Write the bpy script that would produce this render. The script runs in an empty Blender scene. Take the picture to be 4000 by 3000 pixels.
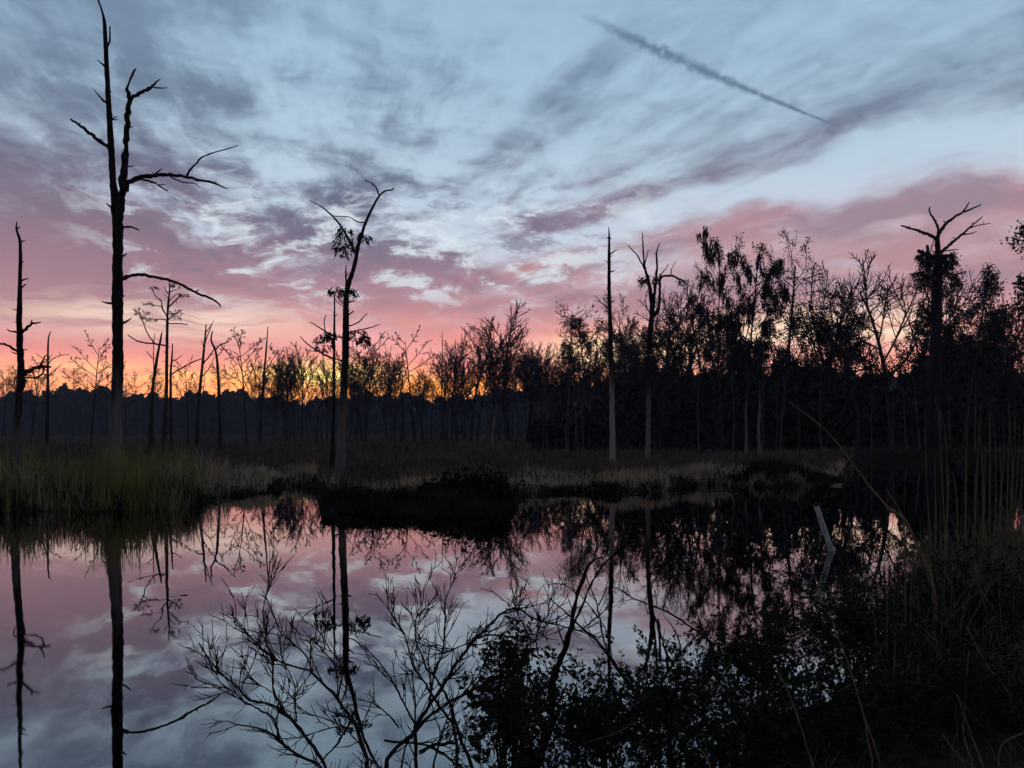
import bpy, bmesh, math, random
import numpy as np
from mathutils import Vector

S = bpy.context.scene
COL = S.collection
rad = math.radians

# ------------------------------------------------------------------ camera
CAM_H = 2.4                 # eye height above the water
FPX = 2966.0                # focal length in pixels of a 4000 x 3000 picture
HORIZON = 1682.0            # the level horizon lies below the picture's middle; the camera is level, its lens shifted up
cam_d = bpy.data.cameras.new('camera')
cam = bpy.data.objects.new('camera', cam_d)
COL.objects.link(cam)
cam.location = (0, 0, CAM_H)
cam.rotation_euler = (math.pi / 2, 0, 0)
cam_d.shift_y = (HORIZON - 1500.0) / 4000.0
cam_d.sensor_width = 36.0
cam_d.lens = 36.0 * FPX / 4000.0
cam_d.clip_start = 0.05
cam_d.clip_end = 60000
S.camera = cam

def ray(px, py):
    return ((px - 2000.0) / FPX, 1.0, (HORIZON - py) / FPX)

def at(px, py, Y):
    """world point at forward distance Y that the photograph shows at (px, py)"""
    d = ray(px, py)
    k = Y / d[1]
    return np.array((d[0] * k, Y, CAM_H + d[2] * k))

def on_water(px, py, z=0.0):
    d = ray(px, py)
    k = (z - CAM_H) / d[2]
    return np.array((d[0] * k, d[1] * k, z))

# ------------------------------------------------------------------ colours
def lin(c):
    c = c / 255.0
    return c / 12.92 if c <= 0.04045 else ((c + 0.055) / 1.055) ** 2.4

def rgb(r, g, b):
    return (lin(r), lin(g), lin(b), 1.0)

class NT:
    """small helper that writes node trees"""
    def __init__(self, tree):
        self.t = tree
    def node(self, kind, **kw):
        n = self.t.nodes.new(kind)
        for k, v in kw.items():
            setattr(n, k, v)
        return n
    def put(self, sock, v):
        if v is None:
            return
        if hasattr(v, 'is_output'):
            self.t.links.new(v, sock)
        else:
            sock.default_value = v
    def m(self, op, a, b=None, c=None, clamp=False):
        n = self.node('ShaderNodeMath', operation=op, use_clamp=clamp)
        self.put(n.inputs[0], a); self.put(n.inputs[1], b); self.put(n.inputs[2], c)
        return n.outputs[0]
    def add(self, a, b): return self.m('ADD', a, b)
    def sub(self, a, b): return self.m('SUBTRACT', a, b)
    def mul(self, a, b): return self.m('MULTIPLY', a, b)
    def div(self, a, b): return self.m('DIVIDE', a, b)
    def smooth(self, v, lo, hi, a=0.0, b=1.0):
        n = self.node('ShaderNodeMapRange', interpolation_type='SMOOTHSTEP')
        self.put(n.inputs['Value'], v)
        for k, x in (('From Min', lo), ('From Max', hi), ('To Min', a), ('To Max', b)):
            self.put(n.inputs[k], x)
        return n.outputs['Result']
    def xyz(self, x, y, z):
        n = self.node('ShaderNodeCombineXYZ')
        self.put(n.inputs[0], x); self.put(n.inputs[1], y); self.put(n.inputs[2], z)
        return n.outputs[0]
    def sep(self, v):
        n = self.node('ShaderNodeSeparateXYZ')
        self.put(n.inputs[0], v)
        return n.outputs
    def noise(self, vec, scale, detail=4.0, rough=0.5, dist=0.0, w=None):
        n = self.node('ShaderNodeTexNoise')
        self.put(n.inputs['Vector'], vec)
        n.inputs['Scale'].default_value = scale
        n.inputs['Detail'].default_value = detail
        n.inputs['Roughness'].default_value = rough
        n.inputs['Distortion'].default_value = dist
        return n.outputs['Fac']
    def ramp(self, fac, stops, interp='LINEAR'):
        n = self.node('ShaderNodeValToRGB')
        cr = n.color_ramp
        cr.interpolation = interp
        while len(cr.elements) > 1:
            cr.elements.remove(cr.elements[-1])
        for i, (p, c) in enumerate(stops):
            e = cr.elements[0] if i == 0 else cr.elements.new(p)
            e.position = p
            e.color = c if isinstance(c, tuple) else (c, c, c, 1.0)
        self.put(n.inputs['Fac'], fac)
        return n.outputs['Color']
    def mix(self, f, a, b, kind='MIX'):
        n = self.node('ShaderNodeMix', data_type='RGBA', blend_type=kind)
        self.put(n.inputs[0], f); self.put(n.inputs[6], a); self.put(n.inputs[7], b)
        return n.outputs[2]

# ------------------------------------------------------------------ sky
SUN_AZ, SUN_EL = -12.0, -1.5          # degrees, azimuth from straight ahead (+Y) towards +X
world = bpy.data.worlds.new('World')
S.world = world
world.use_nodes = True
world.cycles.sampling_method = 'NONE'
wt = world.node_tree
wt.nodes.clear()
w = NT(wt)
geo = w.node('ShaderNodeTexCoord')
dx, dy, dz = w.sep(geo.outputs['Generated'])
el = w.mul(w.m('ARCSINE', dz), 180 / math.pi)              # elevation in degrees
az = w.mul(w.m('ARCTAN2', dx, dy), 180 / math.pi)          # azimuth in degrees
elc = w.m('MAXIMUM', el, 0.0)
e01 = w.m('MULTIPLY', elc, 1 / 90.0, clamp=True)

# high cloud fans out of one vanishing point low over the sunset
VA, VE = rad(-14.2), rad(9.2)
fw = (math.sin(VA) * math.cos(VE), math.cos(VA) * math.cos(VE), math.sin(VE))
rt = (math.cos(VA), -math.sin(VA), 0.0)
up = (rt[1] * fw[2] - rt[2] * fw[1], rt[2] * fw[0] - rt[0] * fw[2], rt[0] * fw[1] - rt[1] * fw[0])
def dot(v):
    return w.add(w.add(w.mul(dx, v[0]), w.mul(dy, v[1])), w.mul(dz, v[2]))
fa, fb, fc = dot(rt), dot(up), dot(fw)
rho = w.m('SQRT', w.add(w.add(w.mul(fa, fa), w.mul(fb, fb)), 0.0004))
rho_s = w.m('SQRT', w.add(w.mul(rho, rho), 0.02))
ca, sa = w.div(fa, rho_s), w.div(fb, rho_s)
lr = w.m('LOGARITHM', rho, math.e)
rr = w.mul(w.m('ARCTAN2', rho, fc), 180 / math.pi)         # degrees from the vanishing point
phi0 = w.mul(w.m('ARCTAN2', fb, fa), 180 / math.pi)
wob = w.noise(w.xyz(w.mul(dx, 2.2), w.mul(dy, 2.2), w.mul(dz, 2.2)), 2.6, 2.0, 0.5)
wob2 = w.noise(w.xyz(w.mul(dx, 1.0), w.mul(dy, 1.0), w.mul(dz, 1.7)), 9.0, 2.0, 0.6)
q1, q2 = w.sub(wob, 0.5), w.sub(wob2, 0.5)
phi = w.add(w.add(phi0, w.mul(q1, w.smooth(phi0, 20.0, 60.0, 6.0, 12.0))), w.mul(q2, 4.0))
streak = w.noise(w.xyz(w.add(w.mul(ca, 2.3), w.mul(q2, 0.35)), w.mul(sa, 2.3), w.mul(lr, 0.85)), 2.0, 6.0, 0.60)
streakf = w.noise(w.xyz(w.add(w.mul(ca, 9.0), w.mul(q2, 0.8)), w.add(w.mul(sa, 9.0), w.mul(q2, 0.9)), w.mul(lr, 1.7)), 2.0, 5.0, 0.58)
flat = w.noise(w.xyz(w.mul(az, 0.028), w.add(w.mul(el, 0.16), w.mul(q2, 0.7)), 3.7), 1.6, 4.0, 0.58)
mott = w.noise(w.xyz(w.add(w.mul(az, 0.07), w.mul(q2, 0.5)), w.add(w.mul(el, 0.17), w.mul(q1, 0.5)), 9.1), 2.0, 5.0, 0.64)
puff = w.noise(w.xyz(w.add(w.mul(az, 0.12), w.mul(q2, 0.5)), w.add(w.mul(el, 0.30), w.mul(q2, 0.5)), 5.3), 2.0, 5.0, 0.66)

# cloud cover by direction round the fan (0 thin .. 1 thick), 180 degrees = left, 0 = right
cov = w.ramp(w.m('DIVIDE', w.add(phi, 180.0), 360.0, clamp=True), [
    (0.00, .58), (0.30, .60), (0.47, .60),
    (0.500, .60), (0.518, .68), (0.531, .72), (0.5375, .66), (0.542, .36), (0.5465, .20), (0.551, .44), (0.555, .70), (0.5605, .62),
    (0.576, .36), (0.592, .40), (0.604, .60), (0.618, .56), (0.632, .36), (0.66, .32), (0.685, .46), (0.71, .40), (0.74, .44), (0.79, .50), (0.84, .54), (0.88, .65), (0.93, .64), (1.0, .58)], 'B_SPLINE')
cov = w.sep(cov)[0]
far = w.smooth(rr, 4.0, 14.0)
covr = w.add(w.mul(cov, far), w.mul(w.sub(1.0, far), 0.52))
hi = w.smooth(el, 8.0, 15.0)
right = w.mul(w.smooth(phi, 50.0, 24.0), w.smooth(phi, -20.0, -4.0))
wf = w.add(0.14, w.mul(right, 0.26))
nearv = w.smooth(rr, 30.0, 8.0)
ws = w.sub(0.80, w.mul(nearv, 0.50))
wf = w.mul(wf, w.sub(1.0, w.mul(nearv, 0.6)))
n_hi = w.add(w.add(w.mul(streak, w.sub(ws, wf)), w.mul(streakf, wf)), w.mul(mott, w.sub(1.0, ws)))
n_hi = w.add(w.mul(w.sub(n_hi, 0.5), w.add(1.9, w.mul(nearv, 0.5))), covr)
n_lo = w.add(w.add(w.mul(flat, 0.72), w.mul(mott, 0.34)), -0.03)
n_lo = w.add(w.mul(w.sub(n_lo, 0.5), 1.9), w.add(0.60, w.mul(w.smooth(el, 4.0, 7.5), 0.06)))
dens_n = w.add(w.mul(n_hi, hi), w.mul(n_lo, w.sub(1.0, hi)))
leftish = w.smooth(az, 4.0, -16.0)
dens_n = w.add(dens_n, w.mul(w.mul(leftish, w.smooth(el, 24.0, 12.0)), 0.10))
dens = w.mul(w.smooth(dens_n, w.smooth(el, 14.0, 22.0, 0.32, 0.24), w.smooth(el, 14.0, 22.0, 0.74, 0.84)), w.smooth(el, 16.0, 30.0, 1.0, 0.72))

E90 = 90.0
clear = w.ramp(e01, [
    (0.0 / E90, rgb(255, 140, 70)), (1.6 / E90, rgb(255, 164, 84)), (3.0 / E90, rgb(255, 178, 112)), (4.6 / E90, rgb(246, 166, 142)),
    (7.0 / E90, rgb(222, 172, 180)), (10.0 / E90, rgb(196, 186, 202)), (14.0 / E90, rgb(194, 206, 222)), (18.0 / E90, rgb(182, 203, 221)),
    (24.0 / E90, rgb(164, 192, 214)), (32.0 / E90, rgb(146, 178, 206)), (50.0 / E90, rgb(98, 126, 156)), (1.0, rgb(70, 92, 122))])
cloud = w.ramp(e01, [
    (0.0 / E90, rgb(226, 112, 84)), (2.0 / E90, rgb(244, 150, 122)), (4.0 / E90, rgb(236, 140, 130)), (6.0 / E90, rgb(216, 140, 138)),
    (8.5 / E90, rgb(184, 138, 144)), (11.0 / E90, rgb(160, 126, 144)), (14.0 / E90, rgb(114, 108, 130)), (18.0 / E90, rgb(94, 104, 128)),
    (24.0 / E90, rgb(92, 110, 136)), (32.0 / E90, rgb(96, 116, 146)), (50.0 / E90, rgb(66, 80, 104)), (1.0, rgb(48, 58, 78))])
# the low pink light reaches further up the bands on the sun's right-hand side
pinkR = w.mul(w.mul(w.smooth(phi, 1.0, 7.0), w.smooth(phi, 17.0, 12.0)), w.mul(w.smooth(rr, 8.0, 18.0), w.smooth(az, 70.0, 30.0)))
cloud = w.mix(w.mul(pinkR, 0.8), cloud, w.mix(w.smooth(streakf, 0.40, 0.60), rgb(214, 148, 142), rgb(160, 142, 152)))
glowR = w.mul(w.mul(w.smooth(phi, 4.5, 7.5), w.smooth(phi, 11.0, 8.5)), w.mul(w.smooth(rr, 14.0, 24.0), w.smooth(rr, 52.0, 40.0)))
cloud = w.mix(w.mul(glowR, 0.6), cloud, rgb(236, 160, 140))
pinkL = w.mul(w.mul(w.smooth(el, 22.0, 9.0), w.smooth(el, 4.0, 8.0)), w.smooth(az, -12.0, -26.0))
cloud = w.mix(w.mul(pinkL, 0.55), cloud, rgb(150, 118, 132))
mauveR = w.mul(w.smooth(az, -8.0, 8.0), w.mul(w.smooth(el, 23.0, 14.0), w.smooth(el, 7.0, 11.0)))
cloud = w.mix(w.mul(mauveR, 0.6), cloud, rgb(156, 130, 148))
clear = w.mix(w.mul(w.mul(w.smooth(az, -2.0, 20.0), w.smooth(el, 19.0, 11.0)), 0.45), clear, rgb(214, 196, 206))
sky_c = w.mix(dens, clear, cloud)
# broken altocumulus: small bright gaps in the grey over the sunset
pz = w.mul(w.mul(w.smooth(el, 7.0, 11.0), w.smooth(el, 21.0, 15.0)), w.mul(w.smooth(az, -34.0, -22.0), w.smooth(az, 18.0, 2.0)))
sky_c = w.mix(w.mul(w.mul(w.smooth(puff, 0.51, 0.66), pz), 0.82), sky_c, rgb(216, 227, 236))
sky_c = w.mix(w.mul(w.mul(w.smooth(puff, 0.49, 0.36), pz), 0.7), sky_c, w.mix(0.5, cloud, rgb(100, 104, 126)))
# thin places low in the cloud where the light of the sun, just below the tree line, comes through
az_s = w.sub(az, SUN_AZ)
bands = w.smooth(w.noise(w.xyz(w.mul(az, 0.05), w.add(w.mul(el, 0.55), w.mul(q2, 1.6)), 1.3), 2.0, 3.0, 0.6), 0.36, 0.60)
def thin(col, a0, e0, sa_, se_, colour, strength, broken=1.0):
    da, de = w.sub(az, a0), w.sub(el, e0)
    g = w.m('EXPONENT', w.mul(w.add(w.mul(w.mul(da, da), 1 / sa_ ** 2), w.mul(w.mul(de, de), 1 / se_ ** 2)), -1.0))
    if broken:
        g = w.mul(g, w.add(1.0 - broken, w.mul(bands, broken)))
    return w.mix(w.m('MULTIPLY', g, strength, clamp=True), col, colour)
def hot(r, g, b, k):
    return tuple(c * k for c in rgb(r, g, b)[:3]) + (1.0,)
sky_c = thin(sky_c, -24.0, 7.6, 9.0, 1.3, hot(240, 226, 206, 1.05), 0.95, 0.9)
sky_c = thin(sky_c, -26.0, 3.9, 14.0, 0.8, hot(252, 206, 150, 1.05), 0.7, 0.8)
sky_c = thin(sky_c, -2.0, 6.2, 27.0, 2.8, hot(236, 144, 134, 1.0), 0.6, 0.6)
sky_c = thin(sky_c, -6.0, 3.1, 24.0, 1.2, hot(255, 160, 74, 1.5), 1.1, 0.45)
sky_c = thin(sky_c, -13.5, 4.1, 3.6, 0.7, hot(255, 230, 130, 1.7), 1.3, 0.55)
sky_c = thin(sky_c, 8.0, 6.0, 5.0, 1.0, hot(255, 226, 170, 1.25), 1.1, 0.7)
sky_c = thin(sky_c, 22.0, 6.9, 8.0, 1.3, hot(255, 232, 196, 1.15), 1.0, 0.75)
sky_c = thin(sky_c, 26.0, 3.6, 14.0, 1.6, hot(250, 168, 140, 1.1), 0.85, 0.3)
# an old contrail, wide at its upper end, and two faint thin ones
def unit(v):
    v = np.array(v, float)
    return v / np.linalg.norm(v)
lump = w.noise(w.xyz(w.mul(dx, 60), w.mul(dy, 60), w.mul(dz, 60)), 1.6, 2.0, 0.65)
def contrail(col, p0, p1, widths, colour, strength, bend=0.0, rag=1.0):
    a, b = unit(ray(*p0)), unit(ray(*p1))
    n = unit(np.cross(a, b)); tdir = unit(np.cross(n, a))
    span = math.acos(float(np.dot(a, b)))
    along = w.div(w.m('ARCTAN2', dot(tdir), dot(a)), span)
    off = w.mul(w.m('ARCSINE', dot(n)), 180 / math.pi)
    if bend:
        off = w.add(off, w.mul(w.mul(along, w.sub(1.0, along)), bend))
    wid = w.sep(w.ramp(along, [(q, v) for q, v in widths]))[0]
    edge = w.add(w.div(w.m('ABSOLUTE', off), w.m('MAXIMUM', wid, 0.004)), w.mul(w.sub(lump, 0.5), 2.0 * rag))
    f = w.mul(w.smooth(edge, 1.25, -0.1), w.mul(w.smooth(along, 0.0, 0.30), w.smooth(along, 1.0, 0.85)))
    return w.mix(w.mul(w.mul(f, strength), w.smooth(lump, 0.10, 0.46, 0.25, 1.0)), col, colour)
sky_c = contrail(sky_c, (2190, 15), (3350, 522), [(0, .10), (.15, .34), (.35, .50), (.5, .42), (.65, .28), (.8, .14), (1, .05)], rgb(84, 106, 132), 0.85, -0.9)
sky_c = contrail(sky_c, (980, 560), (1640, 680), [(0, .05), (.5, .09), (1, .05)], rgb(128, 142, 160), 0.28)
sky_c = contrail(sky_c, (3700, 1010), (4080, 1060), [(0, .06), (.5, .10), (1, .08)], rgb(150, 150, 154), 0.6)
# brighter towards the horizon, where the sun is nearest
low = w.smooth(el, 11.0, 3.0, 1.0, 1.28)
sky_c = w.mix(1.0, sky_c, w.xyz(low, low, low), 'MULTIPLY')
# the sky darkens away from the sunset, as at any dusk
away = w.m('COSINE', w.mul(az_s, math.pi / 180))
dim = w.smooth(w.mul(away, w.m('COSINE', w.mul(elc, math.pi / 180))), -0.6, 0.72, 0.42, 1.0)
sky_c = w.mix(1.0, sky_c, w.xyz(dim, dim, dim), 'MULTIPLY')
ns = w.node('ShaderNodeTexSky', sky_type='NISHITA')
ns.sun_disc = False
ns.sun_elevation = rad(SUN_EL)
ns.sun_rotation = rad(SUN_AZ)
bg_clouds = w.node('ShaderNodeBackground')
w.put(bg_clouds.inputs['Color'], sky_c)
bg_clouds.inputs['Strength'].default_value = 1.08
bg_air = w.node('ShaderNodeBackground')
w.put(bg_air.inputs['Color'], ns.outputs[0])
bg_air.inputs['Strength'].default_value = 0.02
addn = w.node('ShaderNodeAddShader')
wt.links.new(bg_clouds.outputs[0], addn.inputs[0])
wt.links.new(bg_air.outputs[0], addn.inputs[1])
wo = w.node('ShaderNodeOutputWorld')
wt.links.new(addn.outputs[0], wo.inputs['Surface'])

# ------------------------------------------------------------------ sun and exposure
sun_d = bpy.data.lights.new('sun', 'SUN')
sun_d.energy = 0.06
sun_d.angle = rad(6)
sun_d.color = (1.0, 0.62, 0.38)
sun = bpy.data.objects.new('sun', sun_d)
COL.objects.link(sun)
sdir = Vector((math.sin(rad(SUN_AZ)) * math.cos(rad(SUN_EL)), math.cos(rad(SUN_AZ)) * math.cos(rad(SUN_EL)), math.sin(rad(SUN_EL))))
sun.rotation_euler = sdir.to_track_quat('Z', 'Y').to_euler()
S.view_settings.view_transform = 'Standard'
S.view_settings.look = 'None'
S.view_settings.exposure = 0.0
S.view_settings.gamma = 1.0
S.view_settings.use_curve_mapping = False
S.render.engine = 'CYCLES'
S.cycles.use_denoising = True
S.cycles.max_bounces = 4
S.cycles.diffuse_bounces = 2
S.cycles.glossy_bounces = 2
S.cycles.use_adaptive_sampling = True
S.cycles.adaptive_threshold = 0.03
S.cycles.adaptive_min_samples = 8
S.cycles.transparent_max_bounces = 8
S.cycles.sample_clamp_indirect = 4.0

# ------------------------------------------------------------------ mesh helpers
RNG = np.random.default_rng(11)

def make_mesh(name, V, quads=None, tris=None, smooth=True):
    me = bpy.data.meshes.new(name)
    V = np.asarray(V, np.float32)
    parts, sizes = [], []
    if quads is not None and len(quads):
        q = np.asarray(quads, np.int32); parts.append(q.ravel()); sizes.append(np.full(len(q), 4, np.int32))
    if tris is not None and len(tris):
        q = np.asarray(tris, np.int32); parts.append(q.ravel()); sizes.append(np.full(len(q), 3, np.int32))
    loops = np.concatenate(parts); sz = np.concatenate(sizes)
    me.vertices.add(len(V)); me.vertices.foreach_set('co', V.ravel())
    me.loops.add(len(loops)); me.loops.foreach_set('vertex_index', loops)
    me.polygons.add(len(sz))
    me.polygons.foreach_set('loop_start', np.concatenate(([0], np.cumsum(sz)[:-1])).astype(np.int32))
    if smooth:
        me.polygons.foreach_set('use_smooth', np.ones(len(sz), bool))
    me.update(calc_edges=True)
    return me

class Buf:
    def __init__(self):
        self.V, self.Q, self.T, self.n = [], [], [], 0
    def raw(self, V, Q=None, T=None):
        V = np.asarray(V, float).reshape(-1, 3)
        self.V.append(V)
        if Q is not None: self.Q.append(np.asarray(Q) + self.n)
        if T is not None: self.T.append(np.asarray(T) + self.n)
        self.n += len(V)
    def tubes(self, P, R, k=5):
        """P (M,n,3) centre lines, R (M,n) radii"""
        P = np.asarray(P, float); R = np.asarray(R, float)
        M, n = R.shape
        T = np.gradient(P, axis=1)
        T /= np.linalg.norm(T, axis=2, keepdims=True) + 1e-9
        mt = T.mean(axis=1)
        ref = np.where((np.abs(mt[:, 2]) > 0.7 * np.linalg.norm(mt, axis=1))[:, None], np.array([[1.0, 0.13, 0]]), np.array([[0, 0.1, 1.0]]))
        A = np.cross(T, ref[:, None, :]); A /= np.linalg.norm(A, axis=2, keepdims=True) + 1e-9
        B = np.cross(T, A)
        th = np.arange(k) * 2 * math.pi / k
        ring = A[:, :, None, :] * np.cos(th)[None, None, :, None] + B[:, :, None, :] * np.sin(th)[None, None, :, None]
        V = P[:, :, None, :] + ring * R[:, :, None, None]
        m, i, j = np.meshgrid(np.arange(M), np.arange(n - 1), np.arange(k), indexing='ij')
        j2 = (j + 1) % k
        base = m * n * k
        Q = np.stack([base + i * k + j, base + i * k + j2, base + (i + 1) * k + j2, base + (i + 1) * k + j], -1).reshape(-1, 4)
        self.raw(V.reshape(-1, 3), Q)
    def polys(self, lines, k=5, n=6):
        """lines: list of (points, radii); resampled together"""
        if not lines: return
        P = np.empty((len(lines), n, 3)); R = np.empty((len(lines), n))
        for a, (p, r) in enumerate(lines):
            P[a], R[a] = resample(p, r, n)
        self.tubes(P, R, k)
    def leaves(self, C, D, Nn, L, W):
        """diamond leaves: centre, axis, side direction, length, width"""
        L = np.asarray(L)[:, None]; W = np.asarray(W)[:, None]
        V = np.stack([C - D * L * .5, C + Nn * W * .5 + D * L * .05, C + D * L * .5, C - Nn * W * .5 + D * L * .05], 1)
        M = len(C)
        self.raw(V.reshape(-1, 3), np.arange(M * 4).reshape(M, 4))
    def mesh(self, name, origin=(0, 0, 0), smooth=True):
        V = np.concatenate(self.V) - np.asarray(origin)
        return make_mesh(name, V, np.concatenate(self.Q) if self.Q else None, np.concatenate(self.T) if self.T else None, smooth)

def resample(p, r, n):
    p = np.asarray(p, float); r = np.asarray(r, float)
    s = np.concatenate(([0], np.cumsum(np.linalg.norm(np.diff(p, axis=0), axis=1))))
    if s[-1] < 1e-9: s = np.linspace(0, 1, len(p))
    t = np.linspace(0, s[-1], n)
    return np.stack([np.interp(t, s, p[:, i]) for i in range(3)], 1), np.interp(t, s, r)

def chaikin(p, r, it=2):
    p = np.asarray(p, float); r = np.asarray(r, float)
    for _ in range(it):
        if len(p) < 3: break
        a, b = p[:-1] * .75 + p[1:] * .25, p[:-1] * .25 + p[1:] * .75
        ra, rb = r[:-1] * .75 + r[1:] * .25, r[:-1] * .25 + r[1:] * .75
        q = np.empty((2 * len(a), 3)); q[0::2] = a; q[1::2] = b
        rq = np.empty(2 * len(a)); rq[0::2] = ra; rq[1::2] = rb
        p = np.vstack([p[:1], q, p[-1:]]); r = np.concatenate([r[:1], rq, r[-1:]])
    return p, r

def rand_dirs(n, rng=RNG):
    v = rng.normal(size=(n, 3))
    return v / np.linalg.norm(v, axis=1, keepdims=True)

def perp(D, rng=RNG):
    v = np.cross(D, rand_dirs(len(D), rng))
    return v / (np.linalg.norm(v, axis=1, keepdims=True) + 1e-9)

# ------------------------------------------------------------------ object helpers
def link(o, parent=None, loc=None):
    COL.objects.link(o)
    if parent is not None: o.parent = parent
    if loc is not None: o.location = loc
    return o

def tag(o, label=None, cat=None, group=None, kind=None):
    if label: o['label'] = label
    if cat: o['category'] = cat
    if group: o['group'] = group
    if kind: o['kind'] = kind
    return o

def thing(name, label, cat, loc, group=None):
    o = bpy.data.objects.new(name, None)
    o.empty_display_size = 0.3
    link(o, None, tuple(float(v) for v in loc))
    return tag(o, label, cat, group)

def part(name, mesh, mat, parent=None, kind=None):
    o = bpy.data.objects.new(name, mesh)
    if mat is not None and not mesh.materials: mesh.materials.append(mat)
    link(o, parent)
    return tag(o, kind=kind)

def copy_tree(root, loc, rz=0.0, scale=1.0, label=None, group=None):
    def rec(o, parent):
        c = o.copy(); COL.objects.link(c); c.parent = parent
        for ch in o.children: rec(ch, c)
        return c
    c = rec(root, None)
    c.location = tuple(float(v) for v in loc); c.rotation_euler = (0, 0, rz); c.scale = (scale, scale, scale) if np.isscalar(scale) else scale
    if label: c['label'] = label
    if group: c['group'] = group
    return c

# ------------------------------------------------------------------ materials
def surf(name, base, base2=None, scale=6.0, rough=0.85, bump=0.3, bump_scale=None, stretch=(1, 1, 1), detail=5.0, spec=0.03):
    m = bpy.data.materials.new(name); m.use_nodes = True
    t = m.node_tree; n = NT(t)
    bsdf = t.nodes['Principled BSDF']
    bsdf.inputs['Roughness'].default_value = rough
    bsdf.inputs['Specular IOR Level'].default_value = spec
    tc = n.node('ShaderNodeTexCoord')
    mp = n.node('ShaderNodeMapping'); mp.inputs['Scale'].default_value = stretch
    t.links.new(tc.outputs['Object'], mp.inputs['Vector'])
    f = n.noise(mp.outputs[0], scale, detail, 0.6)
    b2 = base2 or tuple(c * 0.45 for c in base)
    c = n.ramp(f, [(0.32, (*b2, 1.0)), (0.68, (*base, 1.0))])
    t.links.new(c, bsdf.inputs['Base Color'])
    if bump:
        f2 = n.noise(mp.outputs[0], bump_scale or scale * 3, 4.0, 0.65)
        bn = n.node('ShaderNodeBump'); bn.inputs['Strength'].default_value = bump; bn.inputs['Distance'].default_value = 0.03
        t.links.new(f2, bn.inputs['Height']); t.links.new(bn.outputs[0], bsdf.inputs['Normal'])
    return m

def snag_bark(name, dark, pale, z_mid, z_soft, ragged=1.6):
    """dark bark; the lighter exposure low on the trunk is painted into its colour, with a ragged edge"""
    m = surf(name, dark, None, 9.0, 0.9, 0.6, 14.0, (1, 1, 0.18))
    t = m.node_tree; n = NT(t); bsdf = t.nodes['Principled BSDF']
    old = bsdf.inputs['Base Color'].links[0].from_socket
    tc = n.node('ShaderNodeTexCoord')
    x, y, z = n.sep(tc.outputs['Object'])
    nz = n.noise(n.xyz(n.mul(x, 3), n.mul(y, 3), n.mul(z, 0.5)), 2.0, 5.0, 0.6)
    f = n.smooth(n.add(z, n.mul(n.sub(nz, 0.5), ragged * 3)), z_mid + z_soft, z_mid - z_soft)  # height mask for the brightness painted on the trunk foot
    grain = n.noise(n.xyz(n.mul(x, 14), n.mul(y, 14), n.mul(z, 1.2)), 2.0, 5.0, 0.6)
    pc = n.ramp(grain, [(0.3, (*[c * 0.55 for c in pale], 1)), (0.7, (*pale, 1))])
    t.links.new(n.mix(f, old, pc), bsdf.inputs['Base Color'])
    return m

M = {}
M['bark'] = surf('dark wet bark', (0.022, 0.020, 0.019), None, 7.0, 0.9, 0.5, 16.0, (1, 1, 0.3))
M['pale_bark'] = surf('lichen grey bark', (0.11, 0.105, 0.10), None, 3.0, 0.95, 0.3, 6.0, (1, 1, .3))
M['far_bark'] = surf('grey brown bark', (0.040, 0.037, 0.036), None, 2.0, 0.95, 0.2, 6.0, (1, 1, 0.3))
M['twig'] = surf('dark twig', (0.035, 0.028, 0.024), None, 20.0, 0.9, 0.0)
M['moss'] = surf('hanging grey moss', (0.035, 0.038, 0.033), None, 4.0, 1.0, 0.0)
M['needle'] = surf('dark cypress needles', (0.020, 0.022, 0.014), None, 3.0, 0.95, 0.0)
M['leaf'] = surf('evergreen leaf', (0.030, 0.038, 0.020), (0.012, 0.016, 0.009), 1.5, 0.75, 0.0, spec=0.05)
M['leaf_near'] = surf('dark glossy shrub leaf', (0.030, 0.036, 0.022), (0.014, 0.018, 0.010), 9.0, 0.7, 0.0, spec=0.06)
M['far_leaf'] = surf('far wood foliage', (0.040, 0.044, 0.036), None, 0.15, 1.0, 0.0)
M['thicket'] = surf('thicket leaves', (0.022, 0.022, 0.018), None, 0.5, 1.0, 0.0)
M['grass_green'] = surf('marsh grass green', (0.27, 0.27, 0.085), (0.11, 0.095, 0.042), 0.9, 0.8, 0.0)
M['grass_brown'] = surf('marsh grass straw', (0.150, 0.118, 0.082), (0.060, 0.050, 0.038), 0.35, 0.85, 0.0)
M['grass_shore'] = surf('shore straw', (0.56, 0.46, 0.30), (0.22, 0.175, 0.12), 0.5, 0.9, 0.0)
M['grass_dark'] = surf('dark sedge', (0.050, 0.042, 0.032), None, 0.6, 0.9, 0.0)
M['reed'] = surf('reed blade', (0.17, 0.15, 0.085), (0.05, 0.065, 0.04), 6.0, 0.7, 0.0, stretch=(1, 1, .5))
M['cane'] = surf('dry cane', (0.22, 0.18, 0.12), (0.10, 0.08, 0.055), 9.0, 0.8, 0.0)
M['litter'] = surf('dead grass', (0.20, 0.155, 0.09), (0.03, 0.025, 0.016), 2.0, 0.9, 0.0)
M['ground'] = surf('marsh mud', (0.050, 0.042, 0.034), (0.018, 0.016, 0.013), 0.7, 1.0, 0.5, 5.0, spec=0.0)

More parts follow.
